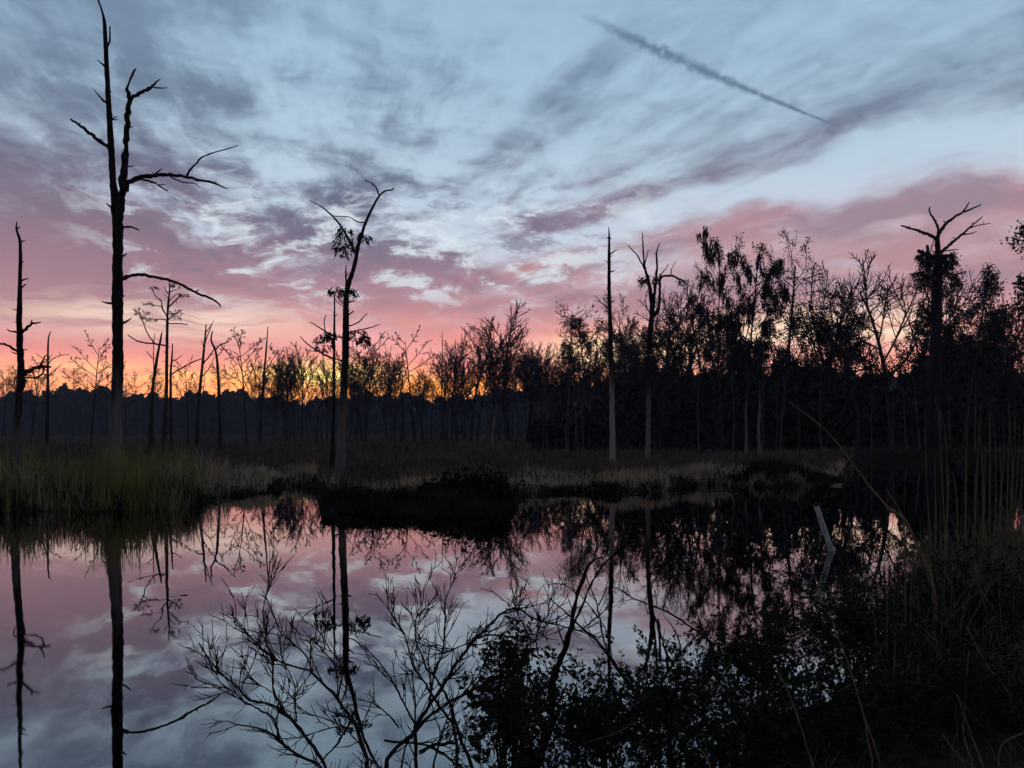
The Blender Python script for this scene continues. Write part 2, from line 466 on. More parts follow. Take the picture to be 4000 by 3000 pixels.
# ------------------------------------------------------------------ land and water
# the far shore, as the picture shows it, turned into a line on the water plane
FAR_SHORE = [(-2600, 2010), (-1200, 2010), (-400, 2000), (0, 1996), (400, 1996), (700, 1990), (762, 1972), (800, 1952), (900, 1940), (1040, 1915), (1120, 1900),
             (1235, 1902), (1252, 1965), (1300, 1996), (1500, 2006), (1800, 2012), (1960, 2000), (2010, 1962), (2040, 1936), (2200, 1926), (2400, 1922),
             (2600, 1926), (2640, 1906), (2760, 1896), (2900, 1896), (3000, 1906), (3200, 1900), (3275, 1880), (3300, 1845), (3340, 1812), (3600, 1808), (4000, 1806), (4600, 1806), (6600, 1806)]
fs = np.array([on_water(*p)[:2] for p in FAR_SHORE])
FS_A = np.arctan2(fs[:, 0], fs[:, 1]); FS_R = np.hypot(fs[:, 0], fs[:, 1])
NEAR = np.array([(-60, -3), (-25, 0.2), (-12, 2.0), (-4, 3.4), (-1, 4.0), (0.3, 4.7), (1.7, 6.0), (3.2, 7.4), (5, 8.8), (7, 10.6), (9.5, 13.0), (13, 17), (20, 24), (40, 40), (90, 70)], float)

def smst(a, b, x):
    t = np.clip((x - a) / (b - a), 0, 1)
    return t * t * (3 - 2 * t)

def bumps(x, y):
    return (np.sin(x * .9 + 1.3 * np.sin(y * .37)) * np.cos(y * .8 + .5) * .5 + np.sin(x * 2.3 + y * 1.7) * .25 + np.sin(x * .21 - y * .17) * .6)

def far_land(x, y):
    """metres behind the far shore line (negative on the water)"""
    a = np.arctan2(x, y); r = np.hypot(x, y)
    r = r + (.45 * np.sin(a * 61) + .32 * np.sin(a * 143 + 1) + .2 * np.sin(a * 317 + 2)) * np.clip(1.6 - np.abs(a), 0, 1)
    return np.where(np.abs(a) < 1.0, r - np.interp(a, FS_A, FS_R), r - np.where(a < 0, FS_R[0], FS_R[-1] + 60))

def near_land(x, y):
    return (np.interp(x, NEAR[:, 0], NEAR[:, 1]) - y) * 0.8

def ground_z(x, y):
    x = np.asarray(x, float); y = np.asarray(y, float)
    f = far_land(x, y) + .25 * np.sin(x * 2.1) * np.cos(y * 1.9); n = near_land(x, y) + .12 * np.sin(x * 3.3 + y)
    zf = -0.5 + smst(-.8, 1.1, f) * 0.70 + smst(3, 30, f) * (.10 + .10 * bumps(x, y))
    zf = zf + smst(.3, 1.5, f) * smst(16, 5, f) * .32 * np.clip(np.sin(x * 1.05 + 1.7 * np.sin(y * .6)) * np.cos(y * .9 + x * .3) + .1, 0, 1)
    zn = -0.5 + smst(-.7, .8, n) * 0.72 + smst(.5, 5, n) * .55 + smst(0, 2, n) * .05 * bumps(x * 2, y * 2)
    return np.maximum(zf, zn)

rings = np.concatenate([np.linspace(.4, 16, 60), np.geomspace(16.4, 75, 130), np.geomspace(77, 3500, 50)])
azs = np.concatenate([np.linspace(-180, -62, 30)[:-1], np.linspace(-62, 62, 260), np.linspace(62, 180, 30)[1:-1]]) * math.pi / 180
A2, R2 = np.meshgrid(azs, rings)
gx, gy = R2 * np.sin(A2), R2 * np.cos(A2)
gz = ground_z(gx, gy)
gz = np.where(R2 > 400, np.minimum(gz, 0.2), gz)
nr, na = gx.shape
GV = np.stack([gx, gy, gz], -1).reshape(-1, 3)
ii, jj = np.meshgrid(np.arange(nr - 1), np.arange(na), indexing='ij')
j2 = (jj + 1) % na
GQ = np.stack([ii * na + jj, (ii + 1) * na + jj, (ii + 1) * na + j2, ii * na + j2], -1).reshape(-1, 4)
GV = np.vstack([GV, [[0, 0, float(ground_z(0, 0))]]])
GT = np.stack([np.full(na, len(GV) - 1), np.arange(na), (np.arange(na) + 1) % na], -1)
ground = part('ground', make_mesh('ground', GV, GQ, GT), M['ground'], kind='structure')

wm = bpy.data.materials.new('still dark water'); wm.use_nodes = True
t_ = wm.node_tree; n_ = NT(t_); b_ = t_.nodes['Principled BSDF']
b_.inputs['Base Color'].default_value = (0.29, 0.297, 0.305, 1)
b_.inputs['Metallic'].default_value = 1.0
b_.inputs['Roughness'].default_value = 0.035
tc_ = n_.node('ShaderNodeTexCoord')
mp_ = n_.node('ShaderNodeMapping'); mp_.inputs['Scale'].default_value = (1.0, 0.55, 1.0)
t_.links.new(tc_.outputs['Object'], mp_.inputs['Vector'])
h_ = n_.noise(mp_.outputs[0], 1.1, 3.0, 0.5)
bp_ = n_.node('ShaderNodeBump'); bp_.inputs['Strength'].default_value = 0.10; bp_.inputs['Distance'].default_value = 0.02
t_.links.new(h_, bp_.inputs['Height']); t_.links.new(bp_.outputs[0], b_.inputs['Normal'])
rg_ = n_.noise(mp_.outputs[0], 0.18, 3.0, 0.6)
t_.links.new(n_.smooth(rg_, 0.40, 0.66, 0.006, 0.032), b_.inputs['Roughness'])
WV = np.array([(-3000, -200, 0), (3000, -200, 0), (3000, 3000, 0), (-3000, 3000, 0)], float)
water = part('water', make_mesh('water', WV, [(0, 1, 2, 3)], smooth=False), wm, kind='structure')

# ------------------------------------------------------------------ trees drawn limb by limb
def unproject(line, depth, lean, rng, base=None):
    """(px,py,width) points -> world points and radii; the limb swings towards or away from the eye"""
    pts, rr = [], []
    x0, y0 = line[0][:2]
    for px, py, wd in line:
        dd = math.hypot(px - x0, py - y0) / FPX * depth
        Y = depth + dd * lean
        pts.append(at(px, py, Y)); rr.append(wd * .5 * Y / FPX)
    return np.array(pts), np.array(rr)

def knobbly(p, r, n, rng, amp=.10, wig=.25):
    p, r = chaikin(p, r, 2)
    p, r = resample(p, r, n)
    r = r * (1 + rng.normal(0, amp, n))
    k = rng.normal(0, 1, (n, 3)) * (r * wig)[:, None]
    k[0] = 0
    return p + k, r

def closed_end(p, r):
    d = p[-1] - p[-2]; d = d / (np.linalg.norm(d) + 1e-9)
    return np.vstack([p, p[-1] + d * r[-1] * .7]), np.append(r, r[-1] * .12)

def taper(line, w0, w1):
    n = len(line)
    return [(x, y, w0 + (w1 - w0) * i / (n - 1)) for i, (x, y) in enumerate(line)]

def limb_mesh(name, line, depth, lean, rng, origin, k=8, n=None, start=None):
    p, r = unproject(line, depth, lean, rng)
    if start is not None: p = p - p[0] + start
    n = n or max(5, min(40, len(line) * 4))
    p, r = knobbly(p, r, n, rng)
    p, r = closed_end(p, r)
    b = Buf(); b.tubes(p[None], r[None], k)
    return b.mesh(name, origin), p

def traced_tree(name, label, cat, depth, trunk, limbs, mat, seed=0, group=None, limb_mat=None, stubs=0, stub_span=(0.3, .98), base_y=None, k=12):
    """trunk: [(px,py,w)] from base to tip; limbs: [(line, [sub lines])] in the same pixels"""
    rng = np.random.default_rng(seed)
    p, r = unproject(trunk, depth, 0.0, rng)
    gz0 = float(ground_z(p[0][0], p[0][1]))
    foot = np.array([p[0][0], p[0][1], gz0 - .25])
    if p[0][2] > gz0 - .2:
        p = np.vstack([foot, p]); r = np.concatenate([[r[0] * 1.35], r])
    origin = np.array([p[0][0], p[0][1], gz0])
    root = thing(name, label, cat, origin, group)
    p, r = knobbly(p, r, max(24, len(trunk) * 5), rng, .045, .05)
    p, r = closed_end(p, r)
    b = Buf(); b.tubes(p[None], r[None], k)
    if stubs:
        H = len(p)
        for _ in range(stubs):
            i = int(rng.uniform(*stub_span) * (H - 2)); a = rng.uniform(0, 2 * math.pi)
            d = np.array([math.cos(a), math.sin(a) * .6, rng.uniform(0, .5)])
            L = r[i] * rng.uniform(1.6, 3.6)
            q = np.array([p[i], p[i] + d * L * .6, p[i] + d * L + [0, 0, L * .1]])
            b.tubes(q[None], np.array([[r[i] * .35, r[i] * .22, r[i] * .08]]), 5)
    part('trunk', b.mesh('trunk', origin), mat, root)
    for line, subs in limbs:
        lean = rng.uniform(-.6, .6)
        me, lp = limb_mesh('limb', line, depth, lean, rng, origin)
        lo = part('limb', me, limb_mat or mat, root)
        for s in subs:
            # a twig starts where its limb passes
            i = int(np.argmin([np.linalg.norm((at(s[0][0], s[0][1], q[1]) - q)) for q in lp]))
            me, _ = limb_mesh('twig', s, lp[i][1], rng.uniform(-.6, .6), rng, origin, 6)
            part('twig', me, limb_mat or mat, lo)
    return root, origin

def needle_clump(px, py, rx, ry, depth, rng, n_sprig=60, droop=.6, size=.16):
    """tufts of hanging needles and moss as short drooping sprigs"""
    b = Buf(); lines = []
    s = depth / FPX
    c = at(px, py, depth)
    for _ in range(n_sprig):
        a = rng.uniform(0, 2 * math.pi); q = math.sqrt(rng.uniform(0, 1))
        o = c + np.array([math.cos(a) * q * rx * s, rng.normal(0, .35) * rx * s, math.sin(a) * q * ry * s])
        out = np.array([math.cos(a) * .8, rng.normal(0, .5), -droop * rng.uniform(.2, 1.4)])
        L = size * rng.uniform(.6, 1.8)
        lines.append(([o, o + out * L * .5, o + out * L + [0, 0, -L * .4]], [.015, .035, .006]))
    b.polys(lines, 4, 4)
    C = np.array([l[0][1] for l in lines]).repeat(5, 0) + rng.normal(0, size * .35, (n_sprig * 5, 3))
    D = rand_dirs(len(C), rng); D[:, 2] -= .7; D /= np.linalg.norm(D, axis=1, keepdims=True)
    b.leaves(C, D, perp(D, rng), rng.uniform(.7, 1.5, len(C)) * size * .75, rng.uniform(.3, .6, len(C)) * size * .6)
    return b

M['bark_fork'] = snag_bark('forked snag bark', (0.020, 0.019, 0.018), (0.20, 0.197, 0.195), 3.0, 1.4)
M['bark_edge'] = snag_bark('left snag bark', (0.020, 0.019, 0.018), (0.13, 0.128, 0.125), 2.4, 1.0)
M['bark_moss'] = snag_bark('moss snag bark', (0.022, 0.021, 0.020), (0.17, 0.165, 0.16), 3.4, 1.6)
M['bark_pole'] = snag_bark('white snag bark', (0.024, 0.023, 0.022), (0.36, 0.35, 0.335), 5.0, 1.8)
M['bark_twin'] = snag_bark('twin snag bark', (0.022, 0.021, 0.020), (0.20, 0.205, 0.19), 4.4, 2.0)  # pale tone low down is painted-in light, as on the other snags

# the tall forked snag on the left
BIG = 24.6
big_trunk = [(436, 1990, 84), (440, 1900, 70), (443, 1800, 56), (448, 1680, 46), (457, 1560, 40), (463, 1403, 40), (459, 1280, 39), (458, 1162, 40), (459, 1060, 37), (460, 981, 37), (461, 892, 40), (456, 800, 42), (444, 730, 25),
             (440, 693, 24), (434, 573, 23), (425, 422, 20), (416, 259, 17), (413, 181, 16), (409, 92, 14), (405, 66, 8), (395, 30, 7), (383, 0, 7), (374, -40, 5), (370, -90, 3)]
big_limbs = [
    ([(466, 850, 30), (474, 784, 28), (482, 693, 28), (493, 573, 23), (497, 470, 20), (503, 392, 18), (501, 362, 14), (495, 344, 9), (511, 307, 8), (523, 283, 9), (530, 268, 4)],
     [[(510, 384, 14), (542, 365, 14), (579, 347, 13), (594, 338, 10), (609, 319, 7), (627, 309, 3)], [(590, 340, 6), (633, 345, 5), (655, 342, 2)],
      [(502, 498, 7), (518, 494, 4)], [(494, 651, 6), (520, 649, 4)], [(505, 398, 8), (516, 405, 3)]]),
    (list(zip([480, 497, 518, 561, 609, 651, 693, 741, 790, 832, 862, 889], [750, 720, 705, 690, 684, 681, 685, 693, 705, 714, 726, 737], [26, 23, 20, 17, 15, 13, 12, 11, 10, 9, 7, 4])),
     [taper([(729, 688), (747, 657), (772, 633), (781, 618), (814, 603), (862, 588), (898, 579), (928, 568)], 8, 3),
      taper([(540, 697), (591, 708), (627, 729), (654, 747)], 9, 5), taper([(619, 722), (645, 721)], 5, 3),
      taper([(663, 688), (693, 705), (723, 714), (762, 714), (779, 732)], 6, 3), taper([(603, 684), (615, 672), (630, 660)], 8, 4), taper([(600, 683), (596, 672)], 5, 3),
      taper([(826, 713), (846, 710)], 5, 2)]),
    (taper([(475, 889), (512, 886), (527, 891), (541, 898)], 9, 5), []),
    (list(zip([470, 479, 506, 555, 603, 657, 705, 747, 784, 826, 856, 862], [1096, 1088, 1077, 1074, 1080, 1095, 1107, 1132, 1153, 1165, 1186, 1198], [20, 16, 14, 13, 12, 11, 10, 10, 9, 8, 7, 5])),
     [taper([(763, 1142), (776, 1131)], 7, 4)]),
    (taper([(424, 577), (362, 530), (325, 500), (301, 482), (278, 467)], 16, 8), [taper([(310, 489), (313, 478)], 7, 4)]),
    (taper([(420, 405), (386, 374), (366, 350)], 10, 3), []),
    (taper([(410, 260), (400, 250), (378, 233)], 11, 2), []),
    (taper([(417, 185), (427, 165), (429, 150), (430, 103)], 8, 6), []),
]
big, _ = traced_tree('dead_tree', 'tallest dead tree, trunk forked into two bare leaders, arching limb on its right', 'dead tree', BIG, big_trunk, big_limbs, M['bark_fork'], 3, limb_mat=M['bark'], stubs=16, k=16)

edge_trunk = [(55, 1985, 44), (57, 1880, 36), (60, 1765, 30), (66, 1674, 27), (72, 1584, 25), (78, 1523, 26), (84, 1463, 25), (78, 1373, 24), (78, 1300, 22), (74, 1258, 20), (77, 1174, 17), (78, 1089, 13), (80, 1023, 13), (80, 945, 11), (72, 921, 10), (63, 893, 8), (65, 866, 3)]
edge_limbs = [
    (taper([(82, 1302), (105, 1282), (121, 1264), (136, 1263), (157, 1259)], 12, 5), [taper([(120, 1265), (124, 1250)], 6, 3)]),
    (taper([(70, 1297), (36, 1294), (30, 1287)], 8, 4), []),
    (taper([(74, 1376), (60, 1366), (36, 1351), (0, 1341), (-40, 1335), (-70, 1338)], 11, 5), []),
    (taper([(84, 1463), (121, 1445), (151, 1433), (181, 1432), (199, 1434)], 18, 8), [taper([(158, 1432), (166, 1412), (178, 1388)], 9, 4), taper([(168, 1433), (172, 1448), (158, 1469), (133, 1478), (112, 1472), (96, 1476)], 9, 6)]),
    (taper([(76, 1484), (60, 1469), (54, 1493), (63, 1523)], 7, 4), []),
    (taper([(90, 1475), (100, 1490), (92, 1518)], 8, 5), []),
    (taper([(82, 1096), (96, 1092), (110, 1086)], 8, 3), []), (taper([(82, 1124), (101, 1110)], 7, 4), []), (taper([(80, 945), (98, 940)], 6, 3), []),
    (taper([(66, 895), (78, 886)], 6, 4), []), (taper([(80, 1024), (92, 1021)], 6, 4), []), (taper([(80, 1368), (106, 1366)], 6, 3), []),
]
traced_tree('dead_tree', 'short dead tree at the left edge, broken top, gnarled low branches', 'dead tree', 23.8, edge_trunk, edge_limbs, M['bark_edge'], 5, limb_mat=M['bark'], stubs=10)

mid_trunk = [(1326, 1895, 66), (1329, 1862, 46), (1332, 1780, 36), (1337, 1660, 31), (1341, 1552, 29), (1347, 1444, 27), (1351, 1323, 27), (1351, 1203, 22), (1353, 1142, 20), (1362, 1106, 20), (1377, 1064, 17), (1389, 1022, 15), (1395, 974, 15), (1410, 925, 13), (1425, 877, 11), (1443, 835, 10), (1464, 793, 9), (1482, 763, 8), (1506, 743, 7), (1536, 743, 5), (1539, 733, 4)]
mid_limbs = [
    (taper([(1480, 764), (1473, 736), (1455, 715), (1427, 704)], 7, 4), [taper([(1458, 718), (1452, 728)], 4, 3)]),
    (taper([(1388, 990), (1362, 938), (1341, 895), (1313, 859), (1286, 832), (1259, 808), (1232, 794), (1210, 783)], 10, 3), []),
    (taper([(1424, 869), (1395, 867), (1365, 846), (1333, 845), (1301, 846)], 5, 3), []),
    (taper([(1353, 1122), (1351, 1070), (1351, 1037)], 9, 4), [taper([(1354, 1078), (1363, 1060)], 4, 2)]),
    (taper([(1349, 1320), (1301, 1314), (1259, 1287), (1223, 1263), (1208, 1260)], 7, 3), [taper([(1270, 1296), (1265, 1251), (1274, 1230)], 5, 3)]),
    (taper([(1356, 1275), (1398, 1263), (1416, 1242), (1434, 1224)], 6, 3), []),
    (taper([(1356, 1300), (1410, 1287), (1446, 1281), (1485, 1266)], 6, 3), []),
    (taper([(1358, 1184), (1386, 1173)], 7, 4), []), (taper([(1355, 1234), (1383, 1214)], 7, 4), []), (taper([(1352, 1440), (1374, 1433)], 7, 3), []),
    (taper([(1350, 1205), (1325, 1185), (1306, 1165)], 4, 3), []),
]
MID = 35.5
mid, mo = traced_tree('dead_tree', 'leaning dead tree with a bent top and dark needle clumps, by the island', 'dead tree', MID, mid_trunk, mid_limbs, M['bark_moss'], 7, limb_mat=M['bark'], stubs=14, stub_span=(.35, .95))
rg = np.random.default_rng(21)
for i, (px, py, rx, ry, ns) in enumerate([(1346, 958, 42, 44, 70), (1350, 905, 26, 18, 26), (1424, 930, 20, 20, 24), (1318, 1140, 36, 14, 36), (1378, 1142, 14, 14, 16), (1266, 1338, 34, 36, 50), (1292, 1312, 26, 16, 26), (1392, 1312, 44, 26, 56), (1422, 1330, 16, 20, 22)]):
    part('needle_clump', needle_clump(px, py, rx, ry, MID, rg, ns).mesh('needle_clump', mo, False), M['needle'], mid, kind='stuff')

traced_tree('dead_tree', 'thin bare dead tree standing close beside the leaning clump-bearing one', 'dead tree', 38.0,
            [(1297, 1880, 22), (1300, 1720, 16), (1304, 1564, 12), (1305, 1400, 10), (1306, 1260, 8), (1307, 1155, 5)],
            [(taper([(1303, 1402), (1241, 1372), (1199, 1344), (1172, 1314)], 8, 3), [taper([(1241, 1372), (1222, 1372), (1190, 1368)], 4, 2)]),
             (taper([(1305, 1330), (1282, 1306), (1262, 1290)], 5, 2), []), (taper([(1306, 1240), (1318, 1225)], 4, 2), [])], M['bark'], 9, stubs=8)

pole_trunk = [(2396, 1832, 36), (2395, 1815, 29), (2393, 1795, 25), (2392, 1704, 22), (2391, 1584, 20), (2388, 1463, 18), (2386, 1342, 18), (2383, 1252, 17), (2380, 1162, 15), (2379, 1071, 13), (2379, 981, 11), (2380, 921, 8), (2378, 887, 3)]
pole_limbs = [(taper([(2383, 994), (2398, 981), (2413, 975)], 7, 2), []), (taper([(2381, 1063), (2392, 1060), (2404, 1056)], 7, 2), []), (taper([(2384, 1182), (2399, 1174)], 7, 4), []),
              (taper([(2379, 926), (2369, 930)], 6, 3), []), (taper([(2379, 1024), (2370, 1026)], 5, 3), []), (taper([(2380, 1130), (2369, 1128)], 5, 3), []), (taper([(2379, 928), (2388, 932)], 5, 3), []),
              (taper([(2383, 1215), (2365, 1195), (2345, 1180), (2332, 1160), (2318, 1154)], 5, 2), [taper([(2346, 1181), (2336, 1176), (2322, 1172)], 3, 2)])]
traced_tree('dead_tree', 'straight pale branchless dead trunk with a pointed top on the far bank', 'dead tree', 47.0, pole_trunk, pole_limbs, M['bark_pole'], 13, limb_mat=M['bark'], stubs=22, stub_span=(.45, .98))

twin_trunk = [(2529, 1835, 26), (2530, 1795, 21), (2533, 1584, 17), (2530, 1403, 18), (2540, 1300, 22), (2549, 1222, 20), (2542, 1138, 16), (2530, 1083, 12), (2518, 1047, 9), (2514, 1011, 7), (2512, 957, 6), (2509, 908, 3)]
twin_limbs = [
    (taper([(2521, 1055), (2500, 1017), (2491, 996), (2470, 978), (2452, 958)], 7, 3), []), (taper([(2517, 1040), (2524, 1010), (2533, 976)], 6, 3), []),
    (taper([(2550, 1225), (2556, 1170), (2561, 1101), (2568, 1041), (2565, 993), (2570, 960), (2580, 949)], 14, 3), [taper([(2566, 1000), (2558, 985)], 4, 2)]),
    (taper([(2550, 1240), (2570, 1215), (2576, 1192), (2578, 1120), (2579, 1071)], 15, 9), [taper([(2578, 1090), (2585, 1080), (2621, 1074), (2651, 1089), (2672, 1098)], 9, 7), taper([(2580, 1074), (2600, 1050), (2612, 1030)], 5, 2), taper([(2620, 1074), (2622, 1052), (2640, 1020)], 5, 2)]),
]
TW = 50.0
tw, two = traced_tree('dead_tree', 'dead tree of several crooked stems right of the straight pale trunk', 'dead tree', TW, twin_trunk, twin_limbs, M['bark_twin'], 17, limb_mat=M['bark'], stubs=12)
for px, py, rx, ry, ns in [(2540, 1085, 30, 16, 26), (2512, 1100, 18, 14, 14), (2665, 1098, 12, 10, 10)]:
    part('moss_clump', needle_clump(px, py, rx, ry, TW, rg, ns, 1.0, .22).mesh('moss_clump', two, False), M['moss'], tw, kind='stuff')

FK = 60.0
fork_trunk = [(3640, 1822, 104), (3640, 1760, 82), (3642, 1695, 66), (3648, 1560, 52), (3653, 1420, 44), (3657, 1303, 40), (3660, 1122, 36), (3666, 1038, 30), (3665, 990, 24), (3662, 955, 19), (3660, 925, 17)]
fork_limbs = [
    (taper([(3661, 934), (3639, 920), (3597, 905), (3561, 893), (3521, 882)], 14, 7), [taper([(3552, 890), (3551, 883)], 5, 3)]),
    (taper([(3662, 930), (3668, 902), (3657, 869), (3639, 842), (3628, 821), (3633, 808)], 11, 5), []),
    (taper([(3661, 932), (3675, 899), (3696, 872), (3729, 848), (3763, 828), (3796, 815), (3829, 801)], 15, 5), [taper([(3762, 829), (3775, 808), (3787, 790)], 7, 4), taper([(3694, 874), (3686, 861)], 6, 4)]),
    (taper([(3668, 995), (3678, 986), (3711, 953), (3747, 926), (3778, 896), (3808, 872), (3838, 845)], 15, 4), [taper([(3784, 893), (3814, 881), (3868, 872)], 6, 3), taper([(3760, 917), (3790, 914), (3814, 904)], 6, 3), taper([(3806, 873), (3792, 870)], 4, 2), taper([(3736, 934), (3720, 927)], 4, 2), taper([(3845, 876), (3840, 866)], 3, 2)]),
    (taper([(3672, 988), (3700, 978), (3741, 974)], 6, 4), []),
    (taper([(3662, 1020), (3640, 1010), (3615, 995), (3588, 980)], 22, 14), []), (taper([(3636, 1008), (3624, 980), (3622, 960)], 14, 10), []),
    (taper([(3665, 1010), (3695, 1002), (3718, 995), (3722, 1025)], 20, 12), []),
    (taper([(3660, 1100), (3625, 1085), (3590, 1065)], 18, 12), []),
]
fk, fko = traced_tree('dead_tree', 'thick dead tree on the right topped by spreading bare antler-like limbs', 'dead tree', FK, fork_trunk, fork_limbs, M['bark'], 19, stubs=8, k=16)
for px, py, rx, ry, ns in [(3660, 1032, 52, 42, 170), (3612, 1000, 28, 14, 40), (3714, 1015, 18, 30, 44), (3600, 1072, 32, 18, 50), (3695, 1095, 40, 36, 90), (3628, 1105, 36, 26, 60), (3690, 1170, 40, 50, 90), (3640, 1200, 30, 50, 60)]:
    part('moss_clump', needle_clump(px, py, rx, ry, FK, rg, ns, 1.0, .34).mesh('moss_clump', fko, False), M['moss'], fk, kind='stuff')

# a live cypress with crooked side limbs, right of the tall fork
T4 = 63.0
t4_limbs = [
    (taper([(652, 1236), (630, 1198), (632, 1171), (612, 1165), (594, 1132), (603, 1116)], 6, 3), [taper([(629, 1197), (603, 1192), (573, 1183)], 4, 2), taper([(594, 1134), (588, 1120)], 3, 2), taper([(605, 1193), (590, 1200)], 3, 2)]),
    (taper([(657, 1202), (687, 1171), (717, 1147), (734, 1160)], 6, 3), [taper([(685, 1172), (692, 1186)], 3, 2), taper([(700, 1160), (722, 1158)], 3, 2)]),
    (taper([(655, 1252), (687, 1222), (714, 1210)], 5, 2), [taper([(686, 1222), (700, 1224)], 3, 2)]),
    (taper([(653, 1250), (621, 1246), (597, 1249), (575, 1240)], 5, 2), []),
    (taper([(655, 1264), (711, 1264), (735, 1269)], 5, 3), []),
    (taper([(650, 1350), (603, 1342), (542, 1336), (520, 1322), (500, 1309)], 7, 4), [taper([(603, 1340), (576, 1306), (561, 1264), (546, 1228), (539, 1204)], 6, 3), taper([(548, 1232), (526, 1212)], 3, 2), taper([(562, 1266), (585, 1245), (600, 1240)], 3, 2), taper([(556, 1250), (580, 1222)], 3, 2)]),
    (taper([(660, 1150), (642, 1128), (645, 1115)], 4, 2), []), (taper([(661, 1140), (690, 1130), (716, 1124)], 4, 2), []), (taper([(662, 1125), (682, 1104), (700, 1096)], 4, 2), []), (taper([(658, 1165), (640, 1150)], 3, 2), []),
    (taper([(657, 1180), (684, 1150), (700, 1148)], 4, 2), []), (taper([(655, 1218), (690, 1240), (712, 1232)], 3, 2), []),
]
t4, t4o = traced_tree('cypress_tree', 'cypress with zigzag side limbs right of the tall forked dead tree', 'tree', T4,
    [(642, 1760, 24), (646, 1640, 16), (651, 1523, 13), (652, 1342, 11), (654, 1222, 9), (660, 1160, 7), (663, 1138, 6), (660, 1089, 3)], t4_limbs, M['far_bark'], 23, stubs=10)
for px, py, rx, ry, ns in [(720, 1152, 18, 8, 10), (540, 1215, 16, 12, 10), (590, 1247, 22, 6, 12), (580, 1186, 16, 6, 10), (690, 1220, 22, 12, 14), (680, 1242, 20, 8, 12), (560, 1230, 22, 16, 12), (690, 1110, 24, 10, 10), (600, 1125, 10, 8, 6)]:
    part('needle_clump', needle_clump(px, py, rx, ry, T4, rg, ns, .2, .2).mesh('needle_clump', t4o, False), M['needle'], t4, kind='stuff')
traced_tree('dead_tree', 'slanting dead stem just left of the zigzag-limbed cypress', 'dead tree', 66.0,
    [(590, 1740, 20), (592, 1640, 15), (594, 1541, 12), (606, 1439, 11), (624, 1342, 9), (633, 1297, 4)], [(taper([(603, 1403), (590, 1395), (573, 1373)], 5, 3), []), (taper([(601, 1450), (598, 1380), (604, 1300)], 5, 2), [])], M['far_bark'], 29, stubs=4)
traced_tree('dead_tree', 'short thorny dead stem just right of the zigzag-limbed cypress', 'dead tree', 70.0,
    [(668, 1745, 14), (667, 1600, 11), (666, 1450, 9), (672, 1400, 7), (674, 1342, 4)], [(taper([(668, 1465), (720, 1430), (775, 1405), (800, 1398)], 6, 3), []), (taper([(672, 1412), (695, 1402), (712, 1385)], 5, 2), [])], M['far_bark'], 31, stubs=4)
traced_tree('bare_tree', 'slender leaning bare tree between the zigzag cypress and a crooked stem', 'tree', 82.0,
    [(768, 1735, 18), (772, 1650, 14), (775, 1579, 12), (791, 1421, 10), (800, 1331, 8), (805, 1268, 4)],
    [(taper([(800, 1340), (815, 1300), (828, 1265)], 5, 2), []), (taper([(797, 1360), (786, 1330)], 4, 2), []), (taper([(791, 1425), (820, 1390), (845, 1350)], 6, 3), [taper([(822, 1388), (838, 1380)], 3, 2)]), (taper([(803, 1300), (818, 1280), (835, 1252)], 4, 2), []), (taper([(785, 1475), (815, 1445), (838, 1395)], 5, 2), [])], M['far_bark'], 37, stubs=6)
traced_tree('dead_tree', 'crooked dead stem with a hooked top and one right limb', 'dead tree', 76.0,
    [(862, 1738, 18), (860, 1660, 14), (857, 1584, 11), (850, 1421, 10), (843, 1367, 8), (823, 1331, 7), (826, 1310, 6), (830, 1295, 5)],
    [(taper([(843, 1365), (860, 1346), (886, 1340), (895, 1317), (905, 1330)], 6, 3), [taper([(888, 1338), (905, 1322)], 3, 2)]), (taper([(850, 1390), (870, 1370), (878, 1350)], 4, 2), [])], M['far_bark'], 41, stubs=5)
traced_tree('dead_tree', 'thin leaning dead pole with few twigs, left of the middle', 'dead tree', 88.0,
    [(1016, 1728, 14), (1022, 1600, 11), (1030, 1480, 9), (1039, 1380, 7), (1047, 1275, 3)], [(taper([(1032, 1465), (1050, 1430), (1070, 1395), (1088, 1368)], 4, 2), [])], M['far_bark'], 43, stubs=10)
traced_tree('dead_tree', 'thin dead pole with a long arching right branch near the left edge', 'dead tree', 72.0,
    [(182, 1750, 18), (184, 1650, 14), (186, 1550, 10), (187, 1420, 8), (188, 1330, 6), (192, 1308, 5), (198, 1295, 3)],
    [(taper([(187, 1425), (205, 1400), (235, 1388), (270, 1384)], 5, 2), [taper([(236, 1388), (232, 1376)], 3, 2)]), (taper([(187, 1470), (215, 1445), (242, 1422)], 5, 2), []), (taper([(188, 1410), (160, 1395), (140, 1380)], 4, 2), []), (taper([(187, 1450), (150, 1430)], 4, 2), [])], M['far_bark'], 47, stubs=6)


